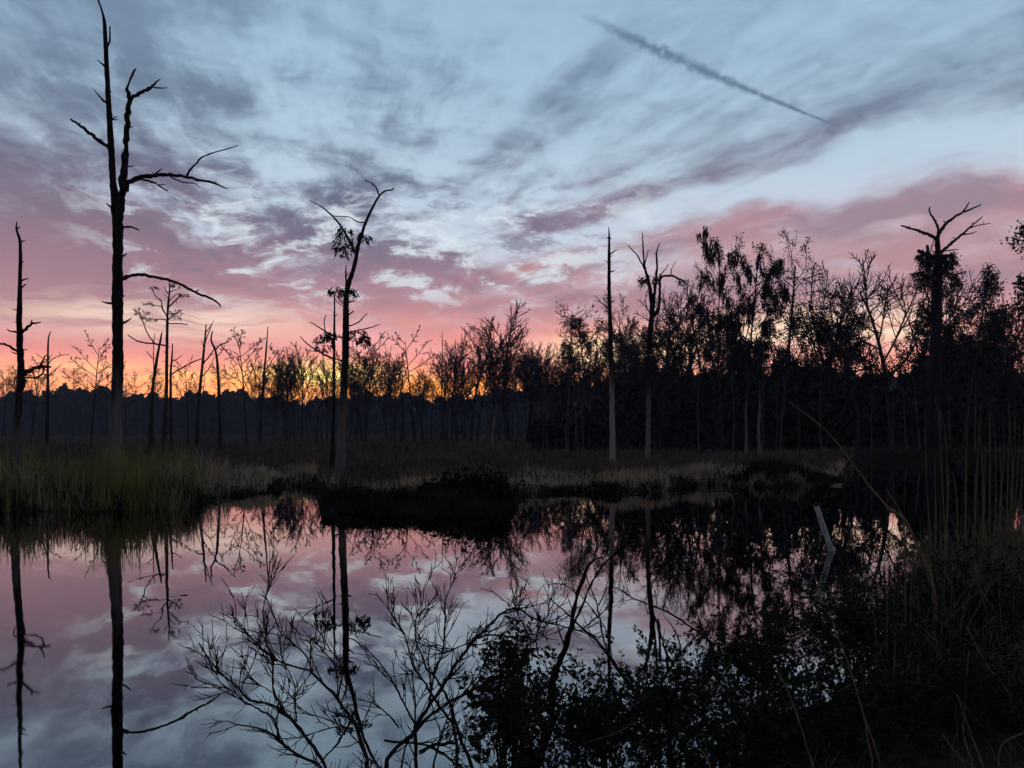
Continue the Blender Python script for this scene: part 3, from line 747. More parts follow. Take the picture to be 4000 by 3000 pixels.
traced_tree('dead_tree', 'pale crooked bare trunk at the front of the dark wood, under the moss-hung pair', 'dead tree', 62.0,
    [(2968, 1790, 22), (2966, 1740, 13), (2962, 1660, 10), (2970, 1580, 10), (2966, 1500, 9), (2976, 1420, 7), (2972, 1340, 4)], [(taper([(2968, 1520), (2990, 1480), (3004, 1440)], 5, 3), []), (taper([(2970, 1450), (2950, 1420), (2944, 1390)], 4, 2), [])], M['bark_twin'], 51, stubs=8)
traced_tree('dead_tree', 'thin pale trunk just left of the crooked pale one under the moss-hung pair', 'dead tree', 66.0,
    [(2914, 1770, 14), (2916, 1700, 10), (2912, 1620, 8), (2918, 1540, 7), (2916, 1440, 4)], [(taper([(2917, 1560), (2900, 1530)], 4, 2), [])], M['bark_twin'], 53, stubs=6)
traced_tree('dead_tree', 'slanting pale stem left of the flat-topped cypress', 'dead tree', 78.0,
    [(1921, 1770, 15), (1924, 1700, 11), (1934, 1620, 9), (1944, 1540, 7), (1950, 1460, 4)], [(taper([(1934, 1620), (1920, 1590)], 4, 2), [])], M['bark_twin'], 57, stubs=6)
# ------------------------------------------------------------------ grown trees
def path(rng, p, d, L, n, curl, upw):
    p = np.array(p, float); d = np.array(d, float); out = [p.copy()]
    for _ in range(n):
        d = d + rng.normal(0, curl, 3); d[2] += upw
        d /= np.linalg.norm(d); p = p + d * (L / n); out.append(p.copy())
    return np.array(out)

def offshoots(rng, pts, rads, spec, out, specs, lvl):
    n = len(pts); L0 = float(np.sum(np.linalg.norm(np.diff(pts, axis=0), axis=1)))
    cnt = int(round(spec['n'] * rng.uniform(.8, 1.2)))
    ga = rng.uniform(0, 6.28)
    for j in range(cnt):
        t = spec['t0'] + (spec['t1'] - spec['t0']) * (j + rng.uniform(.1, .9)) / cnt
        f = t * (n - 1); i = min(int(f), n - 2); u = f - i
        p = pts[i] * (1 - u) + pts[i + 1] * u; r = rads[i] * (1 - u) + rads[i + 1] * u
        tan = pts[i + 1] - pts[i]; tan = tan / np.linalg.norm(tan)
        ga += 2.399 + rng.normal(0, .4)
        a = np.cross(tan, [0.3, 0.8, 0.52]); a /= np.linalg.norm(a); b = np.cross(tan, a)
        side = a * math.cos(ga) + b * math.sin(ga)
        an = rad(spec['ang'] + rng.normal(0, spec.get('av', 9)))
        d = tan * math.cos(an) + side * math.sin(an)
        L = L0 * spec['len'] * (1 - spec.get('tap', .5) * (t - spec['t0']) / max(1e-6, spec['t1'] - spec['t0'])) * rng.uniform(.7, 1.25)
        q = path(rng, p, d, L, spec.get('seg', 4), spec.get('curl', .16), spec.get('up', .06))
        r0 = max(min(r * spec['rr'], r * .95), spec['rmin'])
        rr = np.linspace(r0, max(r0 * .35, spec['rmin'] * .8), len(q))
        out[lvl].append((q, rr))
        if lvl + 1 < len(specs): offshoots(rng, q, rr, specs[lvl + 1], out, specs, lvl + 1)

def grown(rng, H, r0, lean, specs, top=.2, bend=.03, seg=9):
    tr = path(rng, (0, 0, -.2), (lean, 0, 1), H, seg, bend, .03)
    rr = np.linspace(1, top, len(tr)) * r0; rr[0] *= 1.5; rr[1] *= 1.1
    out = [[] for _ in specs]
    if specs: offshoots(rng, tr, rr, specs[0], out, specs, 0)
    return tr, rr, out

TPL = {}
def template(kind, seed, specs, H=20., r0=.2, lean=0., tufts=None, leaves=None, moss=None, bark='far_bark', top=.2, bend=.03):
    """one tree of a kind: an empty with a trunk, its limbs and what hangs in them; H is its height in metres"""
    rng = np.random.default_rng(seed)
    tr, rr, out = grown(rng, H, r0, lean, specs, top, bend)
    parts = []
    b = Buf(); b.polys([(tr, rr)], 8, 12)
    if specs and out[0]: pass
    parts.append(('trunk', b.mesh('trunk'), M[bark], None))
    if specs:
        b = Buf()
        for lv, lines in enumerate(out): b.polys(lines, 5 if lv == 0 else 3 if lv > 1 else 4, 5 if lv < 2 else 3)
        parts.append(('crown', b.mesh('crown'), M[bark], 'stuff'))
    tips = np.array([q[-1] for q, _ in out[-1]] + [q[len(q) // 2] for q, _ in out[-1]]) if specs else np.zeros((0, 3))
    if tufts and len(tips):
        n, sp, sz = tufts
        sel = tips[rng.integers(0, len(tips), max(1, int(len(tips) * .55)))]
        C = sel.repeat(n, 0) + rng.normal(0, sp, (len(sel) * n, 3))
        D = rand_dirs(len(C), rng); b = Buf(); b.leaves(C, D, perp(D, rng), rng.uniform(.6, 1.4, len(C)) * sz, rng.uniform(.35, .8, len(C)) * sz)
        parts.append(('needles', b.mesh('needles', smooth=False), M['needle'], 'stuff'))
    if leaves and len(tips):
        n, sp, sz, mat = leaves
        C = tips.repeat(n, 0) + rng.normal(0, sp, (len(tips) * n, 3))
        D = rand_dirs(len(C), rng); b = Buf(); b.leaves(C, D, perp(D, rng), rng.uniform(.6, 1.4, len(C)) * sz, rng.uniform(.5, .9, len(C)) * sz)
        parts.append(('foliage', b.mesh('foliage', smooth=False), M[mat], 'stuff'))
    if moss:
        n, L = moss
        pool = np.concatenate([q for lv in out for q, _ in lv]); pool = pool[pool[:, 2] > H * .40]
        knots = pool[rng.integers(0, len(pool), n // 10)]
        lines = []
        for c in knots:
            big = rng.uniform(.45, 1.35)
            for _ in range(10):
                o = c + rng.normal(0, .24, 3) * [1, 1, .7]
                l = L * big * rng.uniform(.3, 1.2); s = rng.uniform(.4, 1.1)
                lines.append(([o + [0, 0, .12], o + [rng.normal(0, .08), rng.normal(0, .08), -l * .35], o + [rng.normal(0, .12), 0, -l * .7], o + [rng.normal(0, .14), 0, -l]], [.05 * s, .10 * s, .06 * s, .012]))
        b = Buf(); b.polys(lines, 4, 5)
        C = knots.repeat(10, 0) + rng.normal(0, .30, (len(knots) * 10, 3)); D = rand_dirs(len(C), rng); D[:, 2] -= 1; D /= np.linalg.norm(D, axis=1, keepdims=True)
        b.leaves(C, D, perp(D, rng), rng.uniform(.25, .6, len(C)), rng.uniform(.10, .24, len(C)))
        parts.append(('hanging_moss', b.mesh('hanging_moss', smooth=False), M['moss'], 'stuff'))
    H = max([H] + [float(q[:, 2].max()) for lv in out for q, _ in lv])     # true height with the crown
    TPL.setdefault(kind, []).append((parts, H))

def place(kind, var, px, top_py, depth, label, cat='tree', name='bare_tree', group=None, rz=None, lean_fix=0, wide=1.0):
    parts, H = TPL[kind][var % len(TPL[kind])]
    g = at(px, 1682, depth)
    z0 = float(ground_z(g[0], g[1])) if depth < 300 else .2
    h = at(px, top_py, depth)[2] - z0
    s = h / H
    o = thing(name, label, cat, (g[0], g[1], z0), group)
    o.rotation_euler = (0, 0, RNG.uniform(0, 6.28) if rz is None else rz)
    o.scale = (s * wide, s * wide, s)
    for nm, me, mt, kd in parts: part(nm, me, mt, o, kd)
    return o

CY = [dict(n=13, t0=.45, t1=.99, ang=50, len=.40, tap=.62, curl=.05, up=.05, rr=.42, rmin=.066, seg=5),
      dict(n=6, t0=.3, t1=1, ang=42, len=.28, curl=.2, up=.04, rr=.5, rmin=.046, seg=3),
      dict(n=4, t0=.25, t1=1, ang=40, len=.42, curl=.2, up=.02, rr=.6, rmin=.036, seg=2)]
for sd in (1, 2, 3, 4): template('cypress', sd, CY, 20, .21, RNG.uniform(-.04, .04), tufts=(2, .09, .19), top=.22)
FT = [dict(n=15, t0=.72, t1=.99, ang=66, len=.19, tap=.1, curl=.10, up=.03, rr=.4, rmin=.03, seg=5),
      dict(n=7, t0=.25, t1=1, ang=45, len=.36, curl=.2, up=.03, rr=.5, rmin=.024, seg=3)]
for sd in (5,): template('flat_cypress', sd, FT, 20, .2, 0, tufts=(4, .13, .26), top=.3)
BR = [dict(n=13, t0=.40, t1=.97, ang=33, len=.50, tap=.45, curl=.07, up=.045, rr=.62, rmin=.060, seg=6),
      dict(n=9, t0=.2, t1=.98, ang=31, len=.46, tap=.4, curl=.10, up=.045, rr=.55, rmin=.042, seg=4),
      dict(n=7, t0=.15, t1=1, ang=30, len=.45, curl=.13, up=.04, rr=.6, rmin=.032, seg=3)]
for sd in (6, 7, 8): template('broom', sd, BR, 16, .26, RNG.uniform(-.05, .05), top=.25)
SPR = [dict(n=11, t0=.30, t1=.95, ang=46, len=.60, tap=.45, curl=.09, up=.03, rr=.6, rmin=.060, seg=6), dict(BR[1], ang=36, curl=.14), dict(BR[2], ang=36, curl=.18)]
for sd in (31, 32, 33): template('broom', sd, SPR, 15, .27, RNG.uniform(-.08, .08), top=.25, bend=.07)
WD = [dict(n=16, t0=.34, t1=.98, ang=50, len=.40, tap=.45, curl=.12, up=.06, rr=.5, rmin=.05, seg=6),
      dict(n=8, t0=.25, t1=1, ang=40, len=.42, curl=.18, up=.04, rr=.55, rmin=.034, seg=4),
      dict(n=7, t0=.2, t1=1, ang=42, len=.46, curl=.2, up=.02, rr=.6, rmin=.026, seg=3)]
for sd in (10, 11, 12): template('wood', sd, WD, 20, .26, RNG.uniform(-.05, .05), top=.2, bend=.06, tufts=(2, .2, .26))
for sd in (13, 14): template('leafy', sd, WD, 20, .26, 0, leaves=(4, .34, .34, 'leaf'), top=.2, bend=.06)
MO = [dict(WD[0], t0=.38, n=18, len=.34, tap=.3, ang=64), dict(WD[1], rmin=.04), dict(WD[2], n=4, rmin=.03)]
for sd in (15, 16): template('mossy', sd, MO, 20, .25, 0, moss=(1150, .95), top=.3, tufts=(4, .25, .3))
CR = [dict(n=14, t0=.62, t1=.99, ang=62, len=.30, tap=.3, curl=.2, up=.05, rr=.5, rmin=.04, seg=6),
      dict(n=8, t0=.2, t1=1, ang=45, len=.40, curl=.22, up=.03, rr=.5, rmin=.03, seg=4),
      dict(n=6, t0=.2, t1=1, ang=45, len=.5, curl=.22, up=.0, rr=.6, rmin=.024, seg=3)]
for sd in (17,): template('crown_high', sd, CR, 20, .24, .04, top=.4, bend=.05, tufts=(2, .15, .24))
ST = [dict(n=12, t0=.3, t1=.98, ang=70, len=.05, tap=.3, curl=.2, up=.05, rr=.4, rmin=.03, seg=3)]
for sd in (18, 19): template('stem', sd, ST, 20, .19, RNG.uniform(-.03, .03), top=.2, bend=.03)

G1 = 'bare trees standing in the far marsh'
for kind, v, px, top, d, lab, wd in [
    ('cypress', 0, 355, 1288, 78, 'bare cypress with upswept limbs just left of the tall forked dead tree', 1.0),
    ('cypress', 1, 122, 1378, 88, 'small bare cypress behind the short dead tree at the left edge', 1.0),
    ('cypress', 2, 735, 1385, 96, 'low spreading bare tree right of the zigzag-limbed cypress', .9),
    ('cypress', 3, 963, 1280, 86, 'wide-limbed bare cypress left of the thin leaning pole', 1.1),
    ('cypress', 1, 1427, 1295, 92, 'bare cypress just right of the leaning dead tree with clumps', 1.15),
    ('cypress', 2, 1392, 1345, 108, 'smaller bare cypress hugging the right side of the clump-bearing trunk', .9),
    ('cypress', 0, 1619, 1272, 96, 'bare cypress with a V-shaped crown halfway between clump-bearing trunk and wood', 1.15),
    ('cypress', 3, 1541, 1372, 104, 'low bare cypress left of the V-crowned one', .9),
    ('stem', 0, 1566, 1380, 100, 'bare stem close left of the V-crowned cypress', 1.0),
    ('stem', 1, 1727, 1288, 100, 'straight thin bare pole at the left end of the wood', 1.0),
    ('broom', 0, 1178, 1330, 112, 'bushy bare tree left of the leaning dead tree with clumps', .9),
    ('broom', 1, 1112, 1400, 120, 'small bushy bare tree right of the thin leaning pole', .8),
    ('cypress', 1, 1685, 1420, 118, 'short clumpy cypress right of the V-crowned one', .8),
    ('stem', 0, 490, 1450, 120, 'short bare stem close right of the tall forked trunk', 1.0),
    ('stem', 1, 420, 1455, 125, 'thin bare stem peeping out left of the tall forked trunk', 1.0)]:
    place(kind, v, px, top, d, lab, group=G1, wide=wd)
G2 = 'trees of the wood on the right'
for kind, v, px, top, d, lab, wd in [
    ('broom', 1, 1782, 1300, 112, 'leftmost fan-crowned bare tree of the wood', .9),
    ('broom', 5, 1838, 1262, 112, 'fan-crowned bare tree left of the biggest fan-crowned one', .9),
    ('broom', 0, 1985, 1165, 112, 'biggest fan-crowned bare tree in the middle of the skyline', 1.2),
    ('broom', 1, 1925, 1290, 118, 'fan-crowned bare tree tucked under the left of the biggest one', .8),
    ('broom', 2, 2062, 1330, 118, 'low fan-crowned tree right of the biggest one', .8),
    ('broom', 0, 2130, 1335, 110, 'low bare tree left of the flat-topped clumpy cypress', .8),
    ('flat_cypress', 0, 2229, 1172, 92, 'flat-topped cypress with clumpy crown left of the straight pale trunk', .85),
    ('cypress', 3, 2290, 1300, 96, 'small bare cypress between flat-topped cypress and straight pale trunk', .9),
    ('broom', 1, 2340, 1345, 96, 'low bushy bare tree just left of the straight pale trunk', .8),
    ('stem', 0, 2432, 1228, 84, 'thorny dead stem just right of the straight pale trunk', 1.2),
    ('wood', 0, 2452, 1150, 92, 'bare tree behind the straight pale trunk', .8),
    ('broom', 4, 2600, 1080, 80, 'dense bare tree behind the dead tree of crooked stems', .9),
    ('broom', 0, 2690, 1120, 82, 'dense bare tree right of the dead tree of crooked stems', .9),
    ('broom', 5, 2752, 1085, 92, 'fan-crowned bare tree left of the moss-hung pair', .8),
    ('mossy', 0, 2815, 902, 72, 'taller moss-hung tree, left of the pair, with a ragged pointed top', .5),
    ('mossy', 1, 2912, 938, 74, 'moss-hung tree, right of the pair, with a broad flat crown', .70),
    ('crown_high', 0, 3056, 912, 76, 'tall bare tree with a rounded lacy crown right of the moss-hung pair', .85),
    ('broom', 4, 3178, 1040, 90, 'fan-crowned bare tree right of the rounded lacy crown', .8),
    ('broom', 3, 3262, 995, 88, 'fan-crowned bare tree halfway from the lacy crown to the antler-topped trunk', .85),
    ('wood', 1, 3330, 1080, 82, 'twiggy tree in the wood left of the wide spreading crown', .8),
    ('broom', 5, 3480, 968, 76, 'wide spreading bare crown left of the antler-topped dead trunk', 1.0),
    ('broom', 3, 3575, 940, 80, 'fine-twigged bare tree close behind the antler-topped dead trunk', .8),
    ('leafy', 0, 3752, 1050, 70, 'leafy evergreen tree right behind the antler-topped dead trunk', .8),
    ('leafy', 1, 3350, 1185, 72, 'dark leafy tree below the wide spreading bare crown', .95),
    ('leafy', 0, 2580, 1300, 74, 'dark leafy tree round the foot of the crooked stems', .9),
    ('leafy', 1, 2800, 1330, 76, 'dark leafy tree under the moss-hung pair', .9),
    ('leafy', 0, 3120, 1230, 74, 'dark leafy tree under the rounded lacy crown', 1.0),
    ('leafy', 1, 3640, 1180, 68, 'dark leafy tree in front of the antler-topped trunk, left side', .9),
    ('leafy', 1, 3860, 1230, 72, 'dark leafy tree below the right-hand bare crowns', .9),
    ('broom', 4, 3880, 1105, 78, 'bare fan-crowned tree right of the leafy evergreen', .75),
    ('broom', 2, 3962, 1118, 80, 'last bare fan-crowned tree at the right edge', .75),
    ('wood', 2, 4050, 1120, 78, 'twiggy tree cut by the right edge', .8),
    ('leafy', 0, 4330, 850, 42, 'nearer leafy tree poking in from the right edge', .9)]:
    place(kind, v, px, top, d, lab, group=G2, name='wood_tree' if kind != 'stem' else 'dead_tree', wide=wd)
NUM = ['first', 'second', 'third', 'fourth', 'fifth', 'sixth', 'seventh', 'eighth', 'ninth', 'tenth', 'eleventh', 'twelfth', 'thirteenth', 'fourteenth', 'fifteenth', 'sixteenth', 'seventeenth', 'eighteenth', 'nineteenth', 'twentieth']
def row(n, p0, p1, rng, marks, text, make):
    """trees of a back row: each is told by its order right of the nearest landmark tree"""
    seen = {}
    for i, px in enumerate(np.sort(rng.uniform(p0, p1, n))):
        mk = [m for m in marks if m[0] <= px] or [marks[0]]
        k = mk[-1][1]; seen[k] = seen.get(k, 0) + 1
        make(i, px, text % (NUM[min(seen[k], 20) - 1], k))
rq = np.random.default_rng(77)
row(34, 2150, 4250, rq, [(0, 'the biggest fan-crowned tree'), (2229, 'the flat-topped cypress'), (2390, 'the straight pale trunk'), (2545, 'the crooked dead stems'), (2815, 'the moss-hung pair'), (3056, 'the lacy round crown'), (3262, 'the upright fan crown'), (3480, 'the wide spreading crown'), (3650, 'the antler-topped trunk'), (3880, 'the leafy evergreen')],
    '%s back-row tree right of %s, deep in the dark wood',
    lambda i, px, lab: place(['wood', 'broom', 'wood', 'stem', 'leafy'][i % 5], i, px, rq.uniform(1180, 1380) + max(0, 2500 - px) * .3, rq.uniform(88, 135), lab, name='wood_tree', group='back rows of the wood'))
for sd in (20, 21, 22): template('slim', sd, [dict(n=9, t0=.35, t1=.98, ang=48, len=.22, tap=.4, curl=.14, up=.05, rr=.42, rmin=.03, seg=4), dict(n=5, t0=.3, t1=1, ang=40, len=.4, curl=.2, up=.02, rr=.5, rmin=.02, seg=3)], 16, .13, RNG.uniform(-.06, .06), top=.3, bend=.05, bark='pale_bark')
row(26, 2080, 4150, rq, [(0, 'the biggest fan-crowned tree'), (2229, 'the flat-topped cypress'), (2390, 'the straight pale trunk'), (2545, 'the crooked dead stems'), (2815, 'the moss-hung pair'), (3056, 'the lacy round crown'), (3262, 'the upright fan crown'), (3480, 'the wide spreading crown'), (3650, 'the antler-topped trunk'), (3880, 'the leafy evergreen')],
    '%s slim grey trunk right of %s, at the front of the wood',
    lambda i, px, lab: place('slim', i, px, rq.uniform(1300, 1500), rq.uniform(64, 75), lab, name='slim_tree', group='slim grey trunks in front of the thicket'))
row(72, 1000, 2300, rq, [(0, 'the thin leaning pole'), (1178, 'the bushy bare tree'), (1345, 'the clump-bearing trunk'), (1455, 'the cypress beside the clumps'), (1619, 'the V-crowned cypress'), (1727, 'the straight thin pole'), (1838, 'the left fan crowns'), (1985, 'the biggest fan crown'), (2130, 'the low bare tree')],
    '%s small sunset-lit tree right of %s',
    lambda i, px, lab: place(['cypress', 'broom', 'stem', 'broom', 'wood'][i % 5], i, px, rq.uniform(1340, 1500) - max(0, px - 1700) * .12, rq.uniform(105, 190), lab, name='bare_tree', group='small far trees in the middle', wide=.9))
row(34, -60, 1020, rq, [(-999, 'the left picture edge'), (75, 'the gnarled left dead tree'), (188, 'the arching-branched pole'), (355, 'the upswept cypress'), (458, 'the tall forked trunk'), (652, 'the zigzag cypress'), (790, 'the slender leaning tree'), (855, 'the hooked stem'), (963, 'the wide-limbed cypress')],
    '%s tiny far tree right of %s, above the haze',
    lambda i, px, lab: place(['cypress', 'stem', 'cypress', 'flat_cypress'][i % 4], i, px, rq.uniform(1420, 1525), rq.uniform(150, 260), lab, name='bare_tree', group='tiny far trees at left'))

# ------------------------------------------------------------------ masses nobody could count
def leaf_mass(name, label, cat, px0, px1, d0, d1, top_fn, n, sz, mat, rng, bias=1.0, trunks=0):
    px = rng.uniform(px0, px1, n); d = rng.uniform(d0, d1, n)
    X = (px - 2000) / FPX * d
    gz_ = np.maximum(ground_z(X, d), .1)
    top = CAM_H + (1682 - top_fn(px, d)) / FPX * d
    z = gz_ + (top - gz_) * rng.uniform(0, 1, n) ** bias
    C = np.stack([X, d, z], 1)
    D = rand_dirs(n, rng); b = Buf()
    b.leaves(C, D, perp(D, rng), rng.uniform(.6, 1.5, n) * sz, rng.uniform(.5, 1.0, n) * sz)
    if trunks:
        tp = rng.uniform(px0, px1, trunks); td = rng.uniform(d0, d1, trunks); tx = (tp - 2000) / FPX * td
        tg = np.maximum(ground_z(tx, td), 0); tt = CAM_H + (1682 - top_fn(tp, td)) / FPX * td
        lines = [([(x, y, g - .2), (x + rng.normal(0, .3), y, (g + h) / 2), (x + rng.normal(0, .6), y, h * rng.uniform(.8, 1.05))], [.14, .10, .05]) for x, y, g, h in zip(tx, td, tg, tt)]
        b.polys(lines, 5, 4)
    o = part(name, b.mesh(name, smooth=False), mat, kind='stuff')
    return tag(o, label, cat)

def wavy(px, s):
    return np.sin(px * .011 + s) * 8 + np.sin(px * .037 + 2 * s) * 6 + np.sin(px * .09 + s) * 5 + np.sin(px * .23 + 3 * s) * 3
def far_top(px, d):
    return np.interp(px, [-900, 0, 400, 800, 1000, 1300, 1700, 2000, 2400, 5200], [1500, 1536, 1540, 1552, 1560, 1566, 1560, 1540, 1480, 1440]) + wavy(px, 1.0) * 1.7 + np.sin(d * .37 + px * .013) * 9
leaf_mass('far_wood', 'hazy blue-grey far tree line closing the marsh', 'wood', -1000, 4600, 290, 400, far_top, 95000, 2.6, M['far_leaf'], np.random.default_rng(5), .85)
def mid_top(px, d):
    return np.interp(px, [900, 1500, 1800, 2080, 2350, 2500, 2800, 3100, 3300, 3500, 3700, 4000, 4600], [1660, 1650, 1650, 1640, 1540, 1490, 1470, 1480, 1460, 1490, 1470, 1480, 1460]) + wavy(px, 2.2) * 4.5 + np.sin(d * 1.3 + px * .02) * 22
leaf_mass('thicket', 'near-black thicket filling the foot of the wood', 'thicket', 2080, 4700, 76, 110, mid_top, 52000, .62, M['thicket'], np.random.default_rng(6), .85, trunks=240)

# ------------------------------------------------------------------ marsh plants
def blades(name, label, cat, X, Y, H, W, mat, rng, lean=.18, droop=.35, z=None):
    n = len(X)
    Z = (ground_z(X, Y) if z is None else z) - .03
    az_ = rng.uniform(0, 2 * math.pi, n); l = np.abs(rng.normal(0, lean, n)) * H
    dirx, diry = np.cos(az_), np.sin(az_)
    P = np.zeros((n, 4, 3))
    for i, t in enumerate((0, .4, .75, 1.0)):
        k = t ** 1.6
        P[:, i, 0] = X + dirx * l * k * 1.2; P[:, i, 1] = Y + diry * l * k * 1.2; P[:, i, 2] = Z + H * t - droop * l * t ** 3
    side = np.stack([np.sin(az_ + rng.normal(0, .8, n)), -np.cos(az_), np.zeros(n)], 1)
    wd = W[:, None] * np.array([.8, 1.0, .65, .08])[None]
    V = np.concatenate([P - side[:, None] * wd[..., None] * .5, P + side[:, None] * wd[..., None] * .5], 2).reshape(n, 4, 2, 3)
    m = np.arange(n)[:, None] * 8; i = np.arange(3)[None] * 2
    Q = np.stack([m + i, m + i + 1, m + i + 3, m + i + 2], -1).reshape(-1, 4)
    b = Buf(); b.raw(V.reshape(-1, 3), Q)
    o = part(name, b.mesh(name, smooth=False), mat, kind='stuff')
    return tag(o, label, cat)

def scatter_px(n, px0, px1, f0, f1, rng, land=far_land):
    """points on the far land, f0..f1 metres behind the water's edge"""
    px = rng.uniform(px0, px1, n); a = np.arctan2((px - 2000) / FPX, 1.0)
    r = np.interp(a, FS_A, FS_R) + f0 + (f1 - f0) * rng.uniform(0, 1, n) ** 1.3
    return r * np.sin(a), r * np.cos(a), px

r5 = np.random.default_rng(50)
def patchy(X, Y):
    return .5 + .25 * np.sin(X * 1.9 + 1.1 * np.sin(Y * 1.3)) + .25 * np.sin(X * .73 + Y * 1.7 + 2)
X, Y, px = scatter_px(8000, -500, 800, -.25, 6.5, r5)
pt = patchy(X, Y); k = r5.uniform(0, 1, len(X)) < .25 + pt
X, Y, px, pt = X[k], Y[k], px[k], pt[k]
hh = (.55 + .95 * pt + r5.normal(0, .32, len(X))) * np.interp(px, [-500, 560, 680, 760, 800], [1, 1.05, 1.1, .8, .4])
blades('reed_grass', 'tall olive marsh grass on the left bank round the forked dead tree', 'grass', X, Y, np.clip(hh, .25, 2.3), r5.uniform(.012, .03, len(X)), M['grass_green'], r5, .22)
X, Y, px = scatter_px(3600, -500, 900, -.1, 7.5, r5)
hh = (.5 + .8 * patchy(X + 3, Y) + r5.normal(0, .25, len(X)))
blades('dead_grass', 'dry straw-coloured stalks mixed into the left bank', 'grass', X, Y, np.clip(hh, .2, 1.9), r5.uniform(.010, .028, len(X)), M['grass_shore'], r5, .35, .6)
X, Y, px = scatter_px(5000, -500, 780, -.3, 4.0, r5)
blades('sedge', 'dark low sedge along the left water edge', 'grass', X, Y, r5.uniform(.25, .8, len(X)), r5.uniform(.02, .05, len(X)), M['grass_dark'], r5, .5)
X, Y, px = scatter_px(20000, 760, 3330, .25, 6.5, r5)
k_ = ((px < 1240) | (px > 2025) | (far_land(X, Y) > 2.2)) & (r5.uniform(0, 1, len(px)) < .12 + 1.1 * patchy(X * .6, Y * .8) ** 2)
X, Y = X[k_], Y[k_]
blades('shore_grass', 'straw brown grass fringe on the far shore', 'grass', X, Y, np.clip(.36 + .22 * np.sin(X * .8 + 1) * np.cos(Y * .9) + r5.normal(0, .09, len(X)), .1, .8), r5.uniform(.02, .05, len(X)), M['grass_shore'], r5, .35)
X, Y, px = scatter_px(5000, 760, 3330, -.35, .5, r5)
blades('sedge', 'dark overhanging sedge at the foot of the far shore', 'grass', X, Y, r5.uniform(.12, .38, len(X)), r5.uniform(.02, .05, len(X)), M['grass_dark'], r5, .7)
X, Y, px = scatter_px(26000, -600, 4700, 2.5, 60, r5)
k = ground_z(X, Y) > 0
blades('marsh_grass', 'dull brown grass over the open marsh', 'grass', X[k], Y[k], (.25 + .35 * r5.uniform(0, 1, k.sum()) + .15 * np.sin(X[k] * .35) * np.cos(Y[k] * .3)), r5.uniform(.04, .10, k.sum()), M['grass_brown'], r5, .3)
X, Y, px = scatter_px(5000, 3300, 4700, -.2, 5, r5)
blades('sedge', 'dark sedge on the right far bank behind the reeds', 'grass', X, Y, r5.uniform(.4, 1.0, len(X)), r5.uniform(.03, .07, len(X)), M['grass_dark'], r5, .4)

X, Y, px = scatter_px(16000, -900, 2600, 55, 270, r5)
blades('marsh_grass', 'dull grass of the marsh far off, below the hazy tree line', 'grass', X, Y, r5.uniform(.4, 1.0, len(X)), r5.uniform(.15, .4, len(X)), M['grass_brown'], r5, .3)
X, Y, px = scatter_px(4200, 1240, 2040, -.45, 2.4, r5)
blades('sedge', 'ragged dark sedge skirting the small island', 'grass', X, Y, np.clip(r5.normal(.42, .16, len(X)), .1, .9), r5.uniform(.015, .035, len(X)), M['grass_dark'], r5, .7, z=np.maximum(ground_z(X, Y), -.1))
def low_shrub(name, label, cx, cy_top, half_w, depth, base_py, rng, n=2600, lobes=5, leaf=.09, group=None, mat='leaf', depth_r=None, sprigs=0):
    """a rounded low bush: stems from one root, leafy sprigs over several uneven lobes"""
    s = depth / FPX
    cen = at(cx, base_py, depth); x0 = cen[0]
    gz0 = max(float(ground_z(x0, depth)), 0.0)
    H = at(cx, cy_top, depth)[2] - gz0; Wd = half_w * s
    root = thing(name, label, 'shrub', (x0, depth, gz0), group)
    o = np.array([x0, depth, gz0]); b = Buf(); lines = []; C = []
    dr = depth_r or Wd * .6
    lob = [(rng.uniform(-.75, .75) if lobes > 1 else 0, rng.uniform(-.7, .7)) for _ in range(lobes)]
    for lx, ly in lob:
        hh_ = H * (1 - .45 * lx * lx) * rng.uniform(.8, 1.0)
        tip = o + [lx * Wd, ly * dr, hh_ * .8]
        for _ in range(6):
            t2 = tip + rng.normal(0, .16, 3) * [Wd, dr, H]
            t2[2] = max(t2[2], gz0 + .1)
            lines.append(([o + [lx * Wd * .2, ly * dr * .2, -.1], (o + t2) / 2 + rng.normal(0, .05, 3) * H, t2], [.03, .02, .008]))
        m_ = n // lobes
        v = rand_dirs(m_, rng) * (rng.uniform(.15, 1, m_) ** .45)[:, None]
        P = o + np.stack([lx * Wd * .75 + v[:, 0] * Wd * .48, ly * dr * .7 + v[:, 1] * dr * .5, np.abs(v[:, 2]) * hh_ * .9 + np.abs(rng.normal(0, .09, m_)) * (rng.uniform(0, 1, m_) < .3)], 1)
        C.append(P)
    for _ in range(sprigs):
        lx = rng.uniform(-.95, .95)
        q = path(rng, o + [lx * Wd, rng.uniform(-.7, .7) * dr, 0], (lx * .5 + rng.normal(0, .25), rng.normal(0, .3), 1), H * (1 - .5 * lx * lx) * rng.uniform(.9, 1.45), 5, .14, .02)
        lines.append((q[[0, 2, 5]], [.014, .010, .005]))
        C.append(q[2:].repeat(4, 0) + rng.normal(0, .07, (16, 3)))
    b.polys(lines, 5, 4); part('stems', b.mesh('stems', o), M['twig'], root, kind='stuff')
    C = np.concatenate(C); D = rand_dirs(len(C), rng); D[:, 2] += .4; D /= np.linalg.norm(D, axis=1, keepdims=True)
    b = Buf(); b.leaves(C, D, perp(D, rng), rng.uniform(.6, 1.5, len(C)) * leaf, rng.uniform(.4, .9, len(C)) * leaf)
    part('foliage', b.mesh('foliage', o, False), M[mat], root, kind='stuff')
    return root
r6 = np.random.default_rng(61)
IG = 'dark shrubs on the small island'
